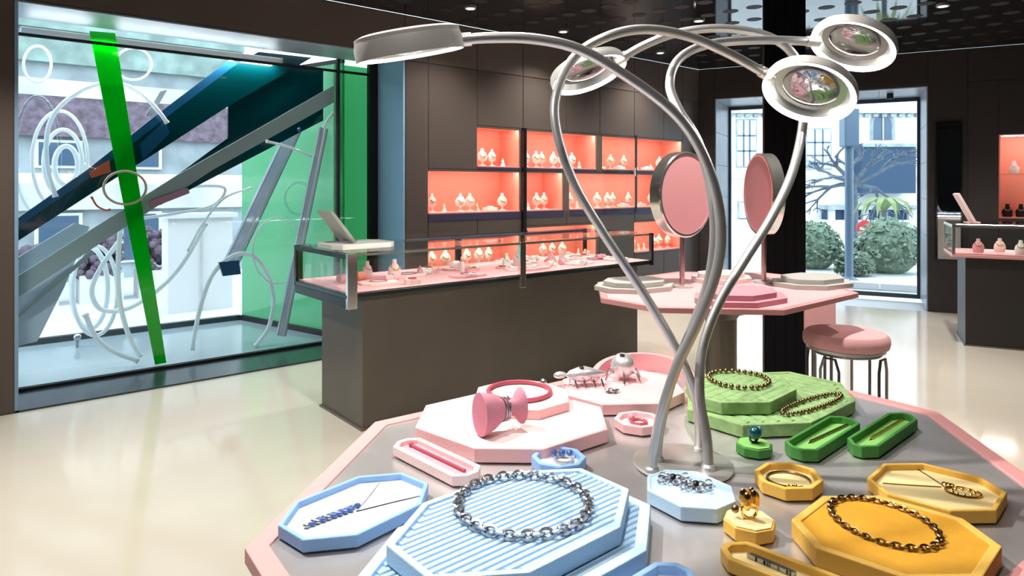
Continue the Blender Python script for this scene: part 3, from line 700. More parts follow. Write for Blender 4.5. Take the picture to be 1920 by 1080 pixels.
MB().box(X0+.04,X1-.04,Y1-.034,Y1-.022,Z1-.012,Z1-.004).build('light_strip', 'casestrip', ct); MB().box(X0+.04,X1-.04,Y1-.040,Y1-.034,Z1-.018,Z1).build('strip_lip', 'steel_dark', ct); MB().box(X0+.04,X1-.04,Y1-.021,Y1-.014,Z1-.018,Z1).build('strip_lip', 'steel_dark', ct)
MB().box(X0+.04,X1-.04,Y0+.022,Y0+.030,Z1-.008,Z1-.002).build('light_strip', 'casestrip', ct); MB().box(X0+.03,X1-.03,Y0+.012,Y0+.021,Z1-.014,Z1).build('strip_lip', 'nickel', ct)
def cp(x, y, z): return P0+U1*x+U2*y+Vector((0,0,z))
ZC = Z0+.030
# displays inside the case
def padroot(x, y, l, w_, label, mt='pinkl', grp='pink pads inside the long glass case'):
    r = thing('jewellery_pad', label, 'display pad', cp(x,y,ZC), WA+random.uniform(-.15,.15), grp); po = octagon(l,w_,w_*.28,w_*.28)
    MB().prism(po,0,.016).build('pad', mt, r, bevel=.002)
    MB().torus((0,0,.019), w_*.27, .0028, 24, 5, None, 1.3, 1).build('necklace', 'rose' if random.random() < .6 else 'silver', r, True); return r
for i, (x, y, l, w_) in enumerate([(.22,.22,.24,.16),(.55,.42,.26,.18),(.86,.16,.28,.16),(1.02,.52,.24,.16),(1.45,.18,.30,.18),(1.62,.5,.26,.18),(1.95,.20,.28,.18),(2.2,.48,.26,.18),(2.38,.2,.22,.16)]):
    padroot(x,y,l,w_,['pink pad at the near end of the glass case','pink pad at the back beside the near end of the case','flat pink pad in the middle of the near case half','pink pad at the back of the near case half','pink pad just right of the middle case post','pink pad at the back right of the middle case post','pink pad in the middle of the far case half','pink pad at the back of the far case half','pink pad at the far end of the glass case'][i], random.choice(['pinkl','casepink']))
def bust(x, y, h, label, mt, neck='gold', k=0):
    r = thing('necklace_bust', label, 'bust', cp(x,y,ZC), WA+k); s = h/.14
    MB().lathe([(.040*s,0),(.046*s,.01*s),(.050*s,.05*s),(.042*s,.085*s),(.018*s,.11*s),(.016*s,.14*s)], 18, (0,0,0), None, 1, .62).build('bust', mt, r, True)
    MB().torus((0,-.012*s,.09*s), .030*s, .0035*s, 22, 5, Matrix.Rotation(.8,3,'X')).build('necklace', neck, r, True); return r
bust(.40,.34,.13,'pale pink necklace bust with a gold piece near the left of the case','pinkl','gold'); bust(.30,.52,.11,'small pale pink bust behind the gold one','pinkl','rose',.3)
bust(1.34,.34,.11,'cream necklace bust right of the middle post','whiteobj'); bust(1.50,.40,.12,'pale pink bust behind the pads right of the middle post','pinkl','rose'); bust(1.78,.33,.10,'small rose bust in the far half of the case','casepink','silver'); bust(2.02,.46,.09,'small pale bust near the far end of the case','pinkl','gold')
r = thing('coral_jewellery_roll', 'red-coral jewellery roll at the near end of the case', 'jewellery roll', cp(.14,.42,ZC), WA+.2)
MB().tube([(-.10,0,.028),(.10,0,.028)], .028, 14).build('roll', 'coral', r, True); MB().box(-.10,.10,-.05,.05,0,.006).build('base', 'coral', r); MB().torus((.03,0,.028), .0305, .003, 20, 5, Matrix.Rotation(PI/2,3,'Y')).build('bracelet', 'gold', r, True)
r = thing('perfume_bottle', 'small pink bottle-shaped stand by the front glass of the case', 'ring holder', cp(.95,.36,ZC), WA)
MB().lathe([(.020,0),(.020,.06),(.010,.075),(.010,.09)], 14).build('body', 'pinkl', r, True); MB().torus((0,0,.082), .012, .003, 14, 5).build('ring', 'gold', r, True); MB().sphere((0,0,.10), .010, 10, 7).build('top', 'pinkl', r, True)
rnd = random.Random(11); XY = [(rnd.uniform(.25,1.1) if i < 11 else rnd.uniform(1.27,2.5), rnd.uniform(.08,.66)) for i in range(26)]
ORD = ['first','second','third','fourth','fifth','sixth']
for i in range(26):
    x, y = XY[i]; side = 'near' if i < 11 else 'far'
    rank = sorted(XY[j][0] for j in range(26) if (j < 11) == (i < 11) and j % 3 == i % 3).index(x)
    r = thing('jewellery_stand', ORD[rank]+['small ring cone','small bangle block','small bracelet roll'][i%3].replace('small',' small')+' from the left in the '+side+' half of the glass case', 'jewellery stand', cp(x,y,ZC), WA+rnd.uniform(-.5,.5), 'small stands in the '+side+' half of the case')
    hh = rnd.uniform(.03,.085); mt_ = rnd.choice(['pinkl','casepink','whiteobj','pinkd'])
    if i % 3 == 0: MB().lathe([(.035,0),(.03,.006),(.010,hh),(.004,hh+.008)], 12).build('cone', mt_, r, True); MB().torus((0,0,hh*.6), .019, .003, 16, 5).build('ring', 'gold', r, True)
    elif i % 3 == 1: MB().prism(octagon(.10,.07,.02,.02), 0, hh*.4).build('block', mt_, r, bevel=.002); MB().torus((0,0,hh*.4+.004), .026, .004, 18, 5).build('bangle', rnd.choice(['rose','silver','gold']), r, True)
    else: MB().tube([(-.045,0,.022),(.045,0,.022)], .022, 12).build('roll', mt_, r, True); MB().torus((.012,0,.022), .024, .003, 16, 5, Matrix.Rotation(PI/2,3,'Y')).build('bracelet', 'silver', r, True)
# white tray and tilted card holder on top of the case
r = thing('white_service_tray', 'flat white tray on the near end of the glass case', 'tray', cp(.125,.33,Z1+.008), WA)
po = octagon(.42,.30,.05,.05); MB().ring(po, inset(po,.01), 0, .032).build('rim', 'whiteobj', r, bevel=.003); MB().prism(inset(po,.01), .001, .026).build('pad', 'whiteobj', r)
r = thing('tablet_stand', 'tilted pale grey rest standing on the white service tray', 'stand', cp(.10,.36,Z1+.034), WA)
m = MB().hexa([(-.16,.14,.195),(-.16,-.06,.195),(-.005,-.06,.0),(-.005,.14,.0)], (.018,0,.010)); m.build('rest', 'greytray', r, bevel=.003); MB().lathe([(.05,0),(.05,.012),(.03,.03),(.012,.045)], 18, (.005,.03,0), None, 1, .9).build('foot', 'dsilver', r, True)

# ------------------------------------------------------------------ far display table
BT = Vector((1.035,3.32))
display_table(BT, WA, 'octagonal pink table with two round mirrors in the middle of the shop')
MB().prism(inset(octagon(1.391,1.027,.355,.355),.031), T-.0025, T-.0005).build('pink_cover', 'pink', [o for o in COL.objects if o.name.startswith('display_table')][-1])
def tier(px, py, L, W, lo, hi, label, rot=40, n=2, th=.022):
    c = on(px,py,T)
    for i in range(n):
        k = 1-.22*i
        tray('octagonal_tray', label[i], c.xy, (L*k,W*k,L*k*.26,rot,W*k*.30), th, lo if i == 0 else hi, lo if i == 0 else hi, w=.006, dp=.001, z=T+th*i)
tier(1190,541,.40,.30,'greytray','greytray',('grey octagonal tray, lower one at the left of the far table','grey octagonal tray, upper one at the left of the far table'),30)
tier(1522,534,.42,.32,'greytray','greytray',('grey octagonal tray, lower one at the right of the far table','grey octagonal tray, upper one at the right of the far table'),30)
tier(1388,563,.44,.32,'pinkd','pinkd',('rose octagonal tray, lower one at the front of the far table','rose octagonal tray, upper one at the front of the far table'),35)
tier(1352,526,.34,.26,'pinkl','pinkl',('pale pink octagonal tray, lower one at the back between the mirrors','pale pink octagonal tray, upper one at the back between the mirrors'),35)
def round_mirror(px, py, na, label):
    c = on(px,py,T); r = thing('table_mirror', label, 'mirror', (c.x,c.y,T), na)
    # local +x is the pink back
    ry = Matrix(((0,0,1),(0,1,0),(-1,0,0)))
    MB().lathe([(.055,0),(.055,.010),(.02,.014)], 28).build('foot', 'nickel', r, True)
    MB().tube([(0,0,.012),(0,0,.27)], .0125, 14).build('pole', 'rosemetal', r, True)
    R = .212; zc = .459; n = 56; m = MB()
    pr = [(R-.012,-.034),(R,-.028),(R,.028),(R-.006,.034),(R-.016,.034),(R-.016,-.034)]
    vs = [];
    for q, x in pr:
        for k in range(n): vs.append((x,q*math.cos(2*PI*k/n),zc+q*math.sin(2*PI*k/n)))
    L = len(pr); m.add(vs, [(i*n+k,((i+1)%L)*n+k,((i+1)%L)*n+(k+1)%n,i*n+(k+1)%n) for i in range(L) for k in range(n)])
    m.build('rim', 'chrome', r, True, label='polished chrome rim')
    MB().lathe([(R-.016,.006),(R-.016,.031)], n, (0,0,zc), ry).build('back_panel', 'pinkpanel', r, True, label='pink back panel')
    MB().lathe([(R-.016,-.030),(R-.016,.004)], n, (0,0,zc), ry).build('glass', 'mirror', r, True); return r
M['rosemetal'] = mat('rose_metal', (.62,.42,.40), .3, .9)
round_mirror(1279,538,math.radians(308),'round pink-backed mirror standing on the left of the far table')
round_mirror(1432,530,math.radians(180),'round pink-backed mirror turned edge-on near the black column')

# stools
def stool(c, label, back=False):
    r = thing('stool', label, 'stool', (c[0],c[1],0), .2)
    MB().lathe([(.165,.648),(.183,.655),(.188,.675),(.186,.700),(.172,.716),(.12,.724),(.001,.726)], 36).build('seat', 'pinkseat', r, True)
    MB().lathe([(.17,.636),(.17,.648)], 32).build('seat_plate', 'nickel', r, True)
    for k in range(4):
        a = k*PI/2+.5; dx, dy = math.cos(a), math.sin(a); tx, ty = -dy, dx
        p = [Vector((dx*.165+tx*s*.042, dy*.165+ty*s*.042, z)) for s, z in ((-1,.0),(-1,.56),(-.6,.615),(.6,.615),(1,.56),(1,0))]
        MB().tube([p[0],p[1],p[2],p[3],p[4],p[5]], .0065, 8).build('leg', 'gunleg', r, True)
    MB().torus((0,0,.625), .15, .006, 32, 6).build('ring', 'gunleg', r, True)
    return r
M['pinkseat'] = mat('pink_velvet_seat', (.84,.44,.45), .85, bump=.2, bscale=120); M['gunleg'] = mat('bronze_leg', (.24,.22,.21), .3, 1)
stool((1.575,3.165), 'pink round stool with thin bent legs right of the far table')
r = thing('padded_chair', 'pink upholstered chair standing behind the far table', 'chair', (1.79,3.90,0), math.radians(-12))
MB().box(-.085,.085,-.02,.02,.52,.80).build('backrest', 'pinkseat', r, bevel=.012); MB().box(-.045,.085,.02,.20,.44,.50).build('seat', 'pinkseat', r, bevel=.015)
for sx, sy in ((-.03,.03),(.07,.03),(-.03,.18),(.07,.18)): MB().tube([(sx,sy,0),(sx,sy,.44)], .009, 8).build('leg', 'gunleg', r, True)
MB().tube([(-.06,.03,.49),(-.06,.022,.60),(.06,.022,.60),(.06,.03,.49)], .008, 8).build('back_bracket', 'gunleg', r, True)

# black column
r = thing('black_column', 'square black column behind the far table from floor to ceiling', 'column', (1.752,4.32,0), math.radians(-18))
q = .118
MB().box(-q,q,-q,q,0,CEIL).build('core', 'column', r, bevel=.004)
for i in range(4):
    x0 = -q+2*q*i/4; MB().box(x0+.003,x0+2*q/4-.003,-q-.006,-q,.06,CEIL-.004).build('panel', 'column', r); MB().box(-q-.006,-q,x0+.003,x0+2*q/4-.003,.06,CEIL-.004).build('panel', 'column', r)
MB().box(-q-.01,q+.01,-q-.01,q+.01,0,.06).build('plinth', 'column', r)

# ------------------------------------------------------------------ right-hand counter and wall display
RC = on(1810,648,0)
ct2 = thing('display_counter', 'dark counter with a pink-lined glass case at the right edge', 'counter', RC, KA)
MB().box(0,1.9,0,.55,0,.775).build('body', 'black_brown', ct2, bevel=.004) if 'black_brown' in M else MB().box(0,1.9,0,.55,0,.775).build('body', 'dark', ct2, bevel=.004)
MB().box(-.012,1.912,-.008,.562,0,.012).build('plinth', 'pedestal', ct2)
MB().box(-.10,2.0,-.02,.66,.775,.800).build('case_tray', 'pinkrim', ct2, bevel=.003); MB().box(-.07,1.98,.0,.64,.800,.808).build('case_lining', 'casepink', ct2)
for x in (-.10,.95): 
    for y in (-.02,.636): MB().box(x,x+.024,y,y+.024,.800,1.06).build('post', 'chrome', ct2, bevel=.002)
MB().box(-.10,2.0,-.02,.004,1.04,1.064).build('front_rail', 'chrome', ct2); MB().box(-.10,-.076,.004,.636,1.04,1.064).build('end_rail', 'chrome', ct2)
MB().box(-.076,2.0,-.012,-.006,.80,1.04).build('glass_front', 'glass', ct2); MB().box(-.10,2.0,-.02,.66,1.064,1.072).build('glass_top', 'glass', ct2); MB().box(-.094,-.088,.004,.636,.80,1.04).build('glass_end', 'glass', ct2)
MB().box(0,1.96,.61,.625,1.03,1.04).build('light_strip', 'casestrip', ct2)
def rp(x, y, z): return RC+KR*x+KO*y+Vector((0,0,z))
for i, (x, y) in enumerate([(.12,.2),(.30,.35),(.42,.15)]):
    r = thing('necklace_bust', ['small pink bust at the end of the right-hand case','pale bust at the back of the right-hand case','white bust at the right edge inside the right-hand case'][i], 'bust', rp(x,y,.808), KA)
    MB().lathe([(.036,0),(.042,.01),(.046,.045),(.038,.075),(.016,.10),(.014,.125)], 18, (0,0,0), None, 1, .62).build('bust', ['casepink','pinkl','whiteobj'][i], r, True); MB().torus((0,-.010,.08), .027, .003, 20, 5, Matrix.Rotation(.8,3,'X')).build('necklace', 'gold', r, True)
r = thing('tilted_mirror', 'slanted pink-framed counter mirror on the right-hand case', 'mirror', rp(.05,.30,1.072), KA+.1)
MB().hexa([(-.10,-.09,.26),(-.10,.09,.26),(.03,.09,.0),(.03,-.09,.0)], (.022,0,.010)).build('frame', 'pinkl', r, bevel=.002); MB().hexa([(-.076,-.075,.258),(-.076,.075,.258),(.046,.075,.024),(.046,-.075,.024)], (.002,0,.001)).build('glass', 'mirror', r); MB().box(-.02,.09,-.06,.06,0,.008).build('foot', 'pinkl', r)
# coral niche in the right wall
r = thing('display_niche', 'tall coral-lined lit niche at the right edge of the picture', 'display niche', K0+KR*RN[0]+Vector((0,0,RN[2])), KA)
wd = RN[1]-RN[0]; h = RN[3]-RN[2]
m = MB(); m.box(0,wd,.34,.352,0,h); m.box(0,.012,.01,.34,0,h); m.box(wd-.012,wd,.01,.34,0,h); m.box(.012,wd-.012,.01,.34,h-.012,h); m.box(.012,wd-.012,.01,.34,0,.012); m.build('lining', 'coral', r)
MB().box(.012,wd-.012,.03,.34,.47,.48).build('shelf', 'glass', r); MB().box(.03,wd-.03,.03,.045,h-.02,h-.012).build('light_strip', 'ledstrip', r)
for i, (x, z) in enumerate([(.16,.482),(.10,.012),(.22,.012)]):
    r = thing('jewellery_stand', ['white bust on the upper shelf of the right-hand coral niche','dark stand low in the right-hand coral niche','tall black stand low in the right-hand coral niche'][i], 'jewellery stand', K0+KR*(RN[0]+x)+KO*.17+Vector((0,0,RN[2]+z)), KA)
    MB().lathe([(.04,0),(.045,.012),(.05,.06),(.02,.11),(.017,.14)], 16, (0,0,0), None, 1, .6).build('bust', ['whiteobj','black','black'][i], r, True); MB().torus((0,-.01,.09), .026, .003, 16, 5, Matrix.Rotation(.8,3,'X')).build('necklace', 'silver', r, True)
# tall framed wall mirror next to the entrance
m0 = 2.60; r = thing('wall_mirror', 'tall narrow dark-framed mirror beside the entrance', 'mirror', K0+KR*m0-KO*.03+Vector((0,0,.60)), KA)
MB().box(0,.245,0,.029,0,1.50).build('backing', 'black', r); MB().box(.015,.23,-.006,0,.03,.44).build('lower_panel', 'greytray', r); MB().box(.015,.23,-.006,0,.46,1.47).build('glass', 'mirrord', r)
for b_x in ((0,.015),(.23,.245)): MB().box(b_x[0],b_x[1],-.012,0,0,1.5).build('frame_stile', 'black_gloss', r)
MB().box(.015,.23,-.012,0,1.47,1.5).build('frame_rail', 'black_gloss', r); MB().box(.015,.23,-.012,0,0,.03).build('frame_rail', 'nickel', r); MB().box(.015,.23,-.012,0,.44,.46).build('frame_rail', 'nickel', r)

# ------------------------------------------------------------------ vitrine behind the display window
VF = 1.95
v = thing('vitrine_plinth', 'pale glossy vitrine floor with dark steel edge behind the window', 'plinth', W0, WA)
MB().prism([(-1.2,.50),(2.345,.50),(1.96,VF),(-1.2,VF)], -.02, .035).build('deck', 'vfloor', v); MB().box(-1.2,1.96,VF-.03,VF+.03,.035,.085).build('back_rail', 'steel_dark', v)
MB().hexa([(2.335,.52,.036),(1.955,VF-.03,.036),(1.955,VF-.03,.085),(2.335,.52,.085)], (.03,.006,0)).build('side_rail', 'black', v)
v = thing('green_side_panel', 'large translucent green panel closing the vitrine on the right', 'panel', W0, WA)
MB().hexa([(2.41,.50,.036),(1.985,VF,.036),(1.985,VF,2.52),(2.41,.50,2.52)], (.02,.005,0)).build('sheet', 'greenpanel', v); MB().hexa([(2.41,.50,2.52),(1.985,VF,2.52),(1.985,VF,2.56),(2.41,.50,2.56)], (.025,.006,0)).build('top_channel', 'black', v)
MB().hexa([(2.37,.60,.036),(2.75,.60,.036),(2.75,.60,2.52),(2.37,.60,2.52)], (0,.02,0)).build('return_sheet', 'greenpale', v)
def vslab(name, label, cat, quad, off, th, mt, extra=None):
    o = thing(name, label, cat, W0, WA); MB().hexa([wl(px,py,off) if not isinstance(off,(list,tuple)) else wl(px,py,off[i]) for i,(px,py) in enumerate(quad)], (0,th,0)).build('plank', mt, o); return o
g_ = vslab('green_band', 'bright green tapering acrylic band leaning in the window', 'acrylic band', [(168,58),(216,62),(312,680),(291,684)], .515, .012, 'greenband')
b1 = vslab('teal_plank', 'wide dark teal plank rising diagonally across the window', 'plank', [(18,462),(18,436),(164,336),(298,231),(440,123),(485,97),(585,108),(430,198),(298,283),(179,358)], .60, .025, 'teal')
MB().hexa([wl(18,420,.60),wl(164,318,.60),wl(298,212,.60),wl(436,108,.60),wl(440,123,.60),wl(298,231,.60),wl(164,336,.60),wl(18,436,.60)], (0,.025,0)).build('blue_edge', 'blueacr', b1)
vslab('grey_bar', 'pale grey bar crossing diagonally below the teal plank', 'bar', [(30,560),(30,520),(330,330),(626,160),(626,192),(400,318)], .555, .02, 'greybar')
vslab('teal_plank', 'narrow dark teal plank running just under the pale grey bar', 'plank', [(300,352),(428,258),(428,190),(500,112),(606,128),(606,226),(440,312),(300,385)], .64, .025, 'teal')
vslab('pale_board', 'pale blue board leaning in the lower left of the window', 'board', [(30,485),(140,418),(168,425),(120,540),(70,640),(30,650)], .70, .02, 'paleblue')
vslab('coral_chip', 'small coral acrylic chip on the teal plank', 'acrylic chip', [(168,322),(205,300),(208,322),(172,334)], .58, .012, 'orange')
vslab('teal_strip', 'upright dark blue strip hanging behind the green band', 'strip', [(262,270),(310,225),(318,250),(268,300)], .58, .012, 'blueacr')
lb = thing('lamp_bar', 'slim cream light bar along the top of the display window', 'light bar', W0, WA)
MB().box(.06,1.86,.53,.575,2.452,2.50).build('housing', 'whiteobj', lb, bevel=.006); MB().box(.10,1.82,.535,.57,2.446,2.453).build('diffuser', 'ledbar', lb); MB().box(1.86,1.875,.528,.577,2.448,2.502).build('end_cap', 'tan', lb, bevel=.003)
def vtube(name, label, px, off, r, mt, cat='tube', closed=False, per=6):
    o = thing(name, label, cat, W0, WA); pts = [wl(p[0],p[1],off+(p[2] if len(p) > 2 else 0)) for p in px]
    if not closed: pts = spline(pts, per)
    MB().tube(pts, r, 10, closed).build('hose', mt, o, True)
    for e in ((pts[0],pts[1]),(pts[-1],pts[-2])):
        if not closed:
            d = (e[0]-e[1]).normalized(); MB().tube([e[0]-d*.012,e[0]+d*.006], r*1.25, 10).build('cap', mt, o, True)
    return o
def ell(cx, cy, rx, ry, n=40, ph=0): return [(cx+rx*math.cos(2*PI*i/n+ph), cy+ry*math.sin(2*PI*i/n+ph)) for i in range(n)]
vtube('white_hoop', 'big white tube arching over the green band', [(104,368),(90,320),(87,265),(98,220),(130,184),(182,158),(235,160),(275,185),(300,212),(313,230)], .55, .016, 'tube')
vtube('white_hoop', 'white tube loop in the lower right of the window', [(360,655),(366,620),(380,560),(402,510),(440,478),(478,482),(504,520),(513,565),(503,615),(480,648)], .62, .018, 'tube')
vtube('white_hoop', 'white tube curving down to the window sill', [(160,590),(180,632),(215,660),(258,676)], .56, .018, 'tube')
vtube('white_hoop', 'pale tube dropping straight beside the green band', [(228,405),(222,480),(224,560),(240,625),(262,668)], .62, .018, 'tube')
vtube('white_hoop', 'pale tube sweeping right from the lower coil', [(226,448),(190,500),(172,545),(190,580),(240,578),(300,540),(345,490),(385,420)], .72, .018, 'tube')
vtube('white_hoop', 'short white rod crossing the green panel', [(500,265),(540,275),(582,292)], .53, .012, 'tube')
vtube('white_hoop', 'curved pale tube near the window post', [(625,212),(612,228),(598,262),(592,292)], .53, .013, 'tube')
vtube('white_hoop', 'thin white tube rising to the right below the bars', [(225,405),(290,378),(350,352),(420,352),(400,385),(330,400),(262,410)], .68, .012, 'tube')
for k, (cx, cy, rx, ry, l) in enumerate([(112,300,52,92,'largest clear hoop of the left coil'),(118,305,36,62,'middle clear hoop of the left coil'),(124,310,22,36,'smallest clear hoop of the left coil'),(70,290,42,110,'clear hoop beside the left wall'),(178,545,42,84,'large clear hoop of the lower coil'),(168,540,34,76,'small clear hoop of the lower coil'),(560,372,26,30,'faint clear hoop in front of the green panel')]):
    vtube('clear_hoop', l, ell(cx,cy,rx,ry), (.85+.05*k if k < 6 else .62), .013+.003*(k%3), 'tubeclear' if k in (3,6) else 'tube', 'hoop', True)
vtube('tan_ring', 'tan ring hanging over the green band', ell(234,352,40,31), .500, .009, 'tan', 'ring', True)
vtube('coral_arc', 'small coral arc left of the tan ring', [(172,370),(182,386),(198,394),(206,393)], .53, .007, 'orange', 'arc')
def vbeam(label, a, b, w_, off):
    o = thing('acrylic_beam', label, 'beam', W0, WA); A, B = wl(*a,off), wl(*b,off); d = (B-A).normalized(); s = d.cross(Vector((0,1,0))).normalized()*w_/2
    MB().hexa([A+s,B+s,B-s,A-s], (0,w_*.6,0)).build('block', 'beam', o, bevel=.004)
    MB().tube([A+s*.25-Vector((0,.006,0)),B+s*.25-Vector((0,.006,0))], .011, 8).build('rib', 'tube', o, True)
    for k in (-1,1): MB().tube([A+s*k*.98,B+s*k*.98], .005, 6).build('edge', 'greybar', o)
    return o
vbeam('clear acrylic beam leaning across the green panel', (556,238), (432,500), .11, .70)
vbeam('clear acrylic beam leaning behind the counter end', (608,240), (528,630), .07, .52)
o = thing('violet_knob', 'small violet knob at the top of the clear beam', 'knob', W0, WA); p = wl(561,243,.64); MB().sphere(p, .022, 12, 8).build('ball', 'blueacr', o, True); MB().tube([p, p+Vector((0,.06,-.01))], .008, 8).build('stem', 'tube', o)
for i, (px, py, l) in enumerate([(145,632,'dark ball clamp on the back rail, left one'),(450,618,'pale ball clamp on the back rail, right one')]):
    o = thing('ball_clamp', l, 'clamp', W0, WA); p = wl(px,py,1.6); MB().sphere(p, .03, 12, 8).build('ball', ['dsilver','silver'][i], o, True); MB().tube([p-Vector((0,0,p.z-.034)), p], .012, 8).build('stem', 'dsilver', o)

vslab('navy_clip', 'dark navy clip at the foot of the leaning clear beam', 'clip', [(410,492),(448,488),(452,514),(418,518)], .60, .03, 'blueacr')
vslab('pink_strip', 'slim mauve-pink acrylic strip right of the tan ring', 'strip', [(280,378),(352,352),(356,362),(284,390)], .535, .010, 'mauvepink')
vslab('lilac_strip', 'short lilac acrylic strip above the teal plank', 'strip', [(300,172),(314,168),(286,216),(272,218)], .57, .010, 'paleblue')
vslab('grey_strip', 'long thin grey strip low on the left of the window', 'strip', [(30,600),(30,592),(170,470),(178,474)], .68, .010, 'greybar')
vtube('white_hoop', 'thin white tube rising from the right-hand loop', [(352,470),(380,420),(420,372),(470,352)], .66, .009, 'tube')
vtube('clear_hoop', 'large thin hoop low in front of the green panel', ell(520,470,46,62), .60, .007, 'tube', 'hoop', True)
vtube('clear_hoop', 'thin hoop behind the top of the green band', ell(250,120,34,30), .70, .009, 'tube', 'hoop', True)
vtube('clear_hoop', 'thin hoop at the top left corner of the window', ell(70,120,26,34), .66, .009, 'tube', 'hoop', True)

# ------------------------------------------------------------------ outside
gp = MB().box(-40,45,-6,60,-.10,-.05).build('street_ground', 'street'); tag(gp, 'pale street paving outside', kind='structure')
# street behind the display window
o = thing('street_building', 'pale banded building across the street behind the display window', 'building', W0, WA)
Yf = 7.0
MB().box(-9,3.6,Yf,Yf+.5,-.05,9).build('wall', 'facade2', o)
for z0, z1, mt in ((1.05,1.45,'facade'),(2.15,2.75,'mauve'),(2.75,3.0,'facade'),(3.25,3.6,'sage'),(3.75,4.5,'sage'),(4.7,5.4,'facade2'),(1.45,1.6,'white')):
    MB().box(-9,3.6,Yf-.12,Yf,z0,z1).build('band', mt, o)
for i in range(9):
    x = -6.8+1.1*i
    f_ = MB().box(x-.30,x+.30,Yf-.06,Yf-.001,1.68,2.1).build('window', 'white', o); MB().box(x-.25,x+.25,Yf-.08,Yf-.055,1.72,2.06).build('pane', 'pane', f_)
    f_ = MB().box(x-.30,x+.30,Yf-.06,Yf-.001,.2,1.0).build('window', 'white', o); MB().box(x-.25,x+.25,Yf-.08,Yf-.055,.24,.96).build('pane', 'pane', f_)
o = thing('white_kiosk', 'white street kiosk panel behind the vitrine', 'kiosk', W0, WA)
q0, q1 = wl(315,600,3.2), wl(436,600,3.2)
MB().box(q0.x,q1.x,3.2,3.5,-.05,wl(380,408,3.2).z).build('panel', 'white', o); MB().box(q0.x-.05,q1.x+.05,3.15,3.55,wl(380,408,3.2).z,wl(380,400,3.2).z).build('cap', 'white', o)
MB().box((q0.x+q1.x)/2-.012,(q0.x+q1.x)/2+.012,3.18,3.2,-.05,wl(380,408,3.2).z-.1).build('joint_strip', 'facade', o)
for i, (px0, px1, py0, l) in enumerate([(150,232,445,'mauve flowering planter left of the green band'),(262,352,432,'mauve flowering planter right of the green band'),(40,110,470,'mauve planter near the left edge of the window')]):
    q0, q1 = wl(px0,540,4.6), wl(px1,540,4.6)
    o = thing('street_planter', l, 'planter', W0, WA, 'planters in the street')
    MB().box(q0.x,q1.x,4.6,5.0,-.05,.30).build('box', 'white', o); m = MB(); rnd = random.Random(i); zt = wl(px0,py0,4.6).z
    for k in range(150):
        m.sphere((rnd.uniform(q0.x,q1.x),rnd.uniform(4.6,5.0),rnd.uniform(.30,zt)), rnd.uniform(.03,.07), 5, 4)
    m.build('flowers', 'mauve', o)['kind'] = 'stuff'
# buildings and street seen through the entrance
YD = 30.0
def fx(px): return (px-960)*YD/F
def fz(py): return EYE-(py-HY)*YD/F
o = thing('street_house', 'white house with arched window seen through the entrance', 'building', (0,YD,0), 0)
MB().box(fx(1180),fx(2100),0,.6,-.05,14).build('wall', 'white', o)
MB().box(fx(1180),fx(2100),-.25,0,fz(213),fz(207)).build('cornice', 'facade', o); MB().box(fx(1180),fx(2100),-.15,0,fz(335),fz(329)).build('string_course', 'facade', o)
for i in range(40): MB().box(fx(1300)+.38*i,fx(1300)+.38*i+.2,-.18,0,fz(220),fz(214)).build('dentil', 'facade2', o)
def win(x0, x1, y0, y1, nx, nz, arch=False):
    X0_, X1_, z0, z1 = fx(x0), fx(x1), fz(y1), fz(y0)
    if arch:
        cx, rr = (X0_+X1_)/2, (X1_-X0_)/2; p = [(X0_,-.05,z0),(X1_,-.05,z0)]+[(cx+rr*math.cos(a),-.05,z1-rr+rr*math.sin(a)) for a in [PI*i/10 for i in range(11)]]
        fr = MB().hexa(p, (0,.05,0)).build('window', 'pane', o)
        q = [(cx+(x-cx)*1.35,-.04,z0+(z-z0)*1.13-(.0)) for x,_,z in p]; MB().hexa(q, (0,.039,0)).build('architrave', 'facade2', fr)
    else:
        MB().box(X0_-.06,X1_+.06,-.05,0,z0-.06,z1+.06).build('architrave', 'facade2', o); fr = MB().box(X0_,X1_,-.07,-.05,z0,z1).build('window', 'panel_light', o)
    for i in range(1,nx): x = X0_+(X1_-X0_)*i/nx; MB().box(x-.03,x+.03,-.09,-.07,z0,z1).build('mullion', 'facade' if arch else 'pane', fr)
    for i in range(1,nz): z = z0+(z1-z0)*i/nz; MB().box(X0_,X1_,-.09,-.07,z-.03,z+.03).build('transom', 'facade' if arch else 'pane', fr)
M['panel_light'] = mat('pale_sky_pane', (.50,.58,.64), .2)
win(1382,1416,226,312,3,3); win(1512,1556,243,316,3,3); win(1637,1671,216,262,2,1,True); win(1385,1425,380,440,2,2); win(1450,1480,243,316,2,3)
o2 = thing('shop_portal', 'dark blue canopied shopfront of the white house', 'shopfront', (0,YD,0))
MB().box(fx(1594),fx(1692),-1.0,-.02,fz(362),fz(272)).build('canopy_box', 'shade', o2); MB().box(fx(1594),fx(1692),-1.1,-1.0,fz(278),fz(272)).build('canopy_edge', 'facade2', o2); MB().box(fx(1540),fx(1695),-.6,-.02,-.05,fz(385)).build('dark_front', 'shade', o2)
for px in (1545,1575,1606,1640,1690): MB().box(fx(px)-.12,fx(px)+.12,-.8,-.6,-.05,fz(392)).build('column', 'facade', o2)
MB().box(fx(1535),fx(1700),-.95,-.02,fz(392),fz(384)).build('lintel', 'facade2', o2)
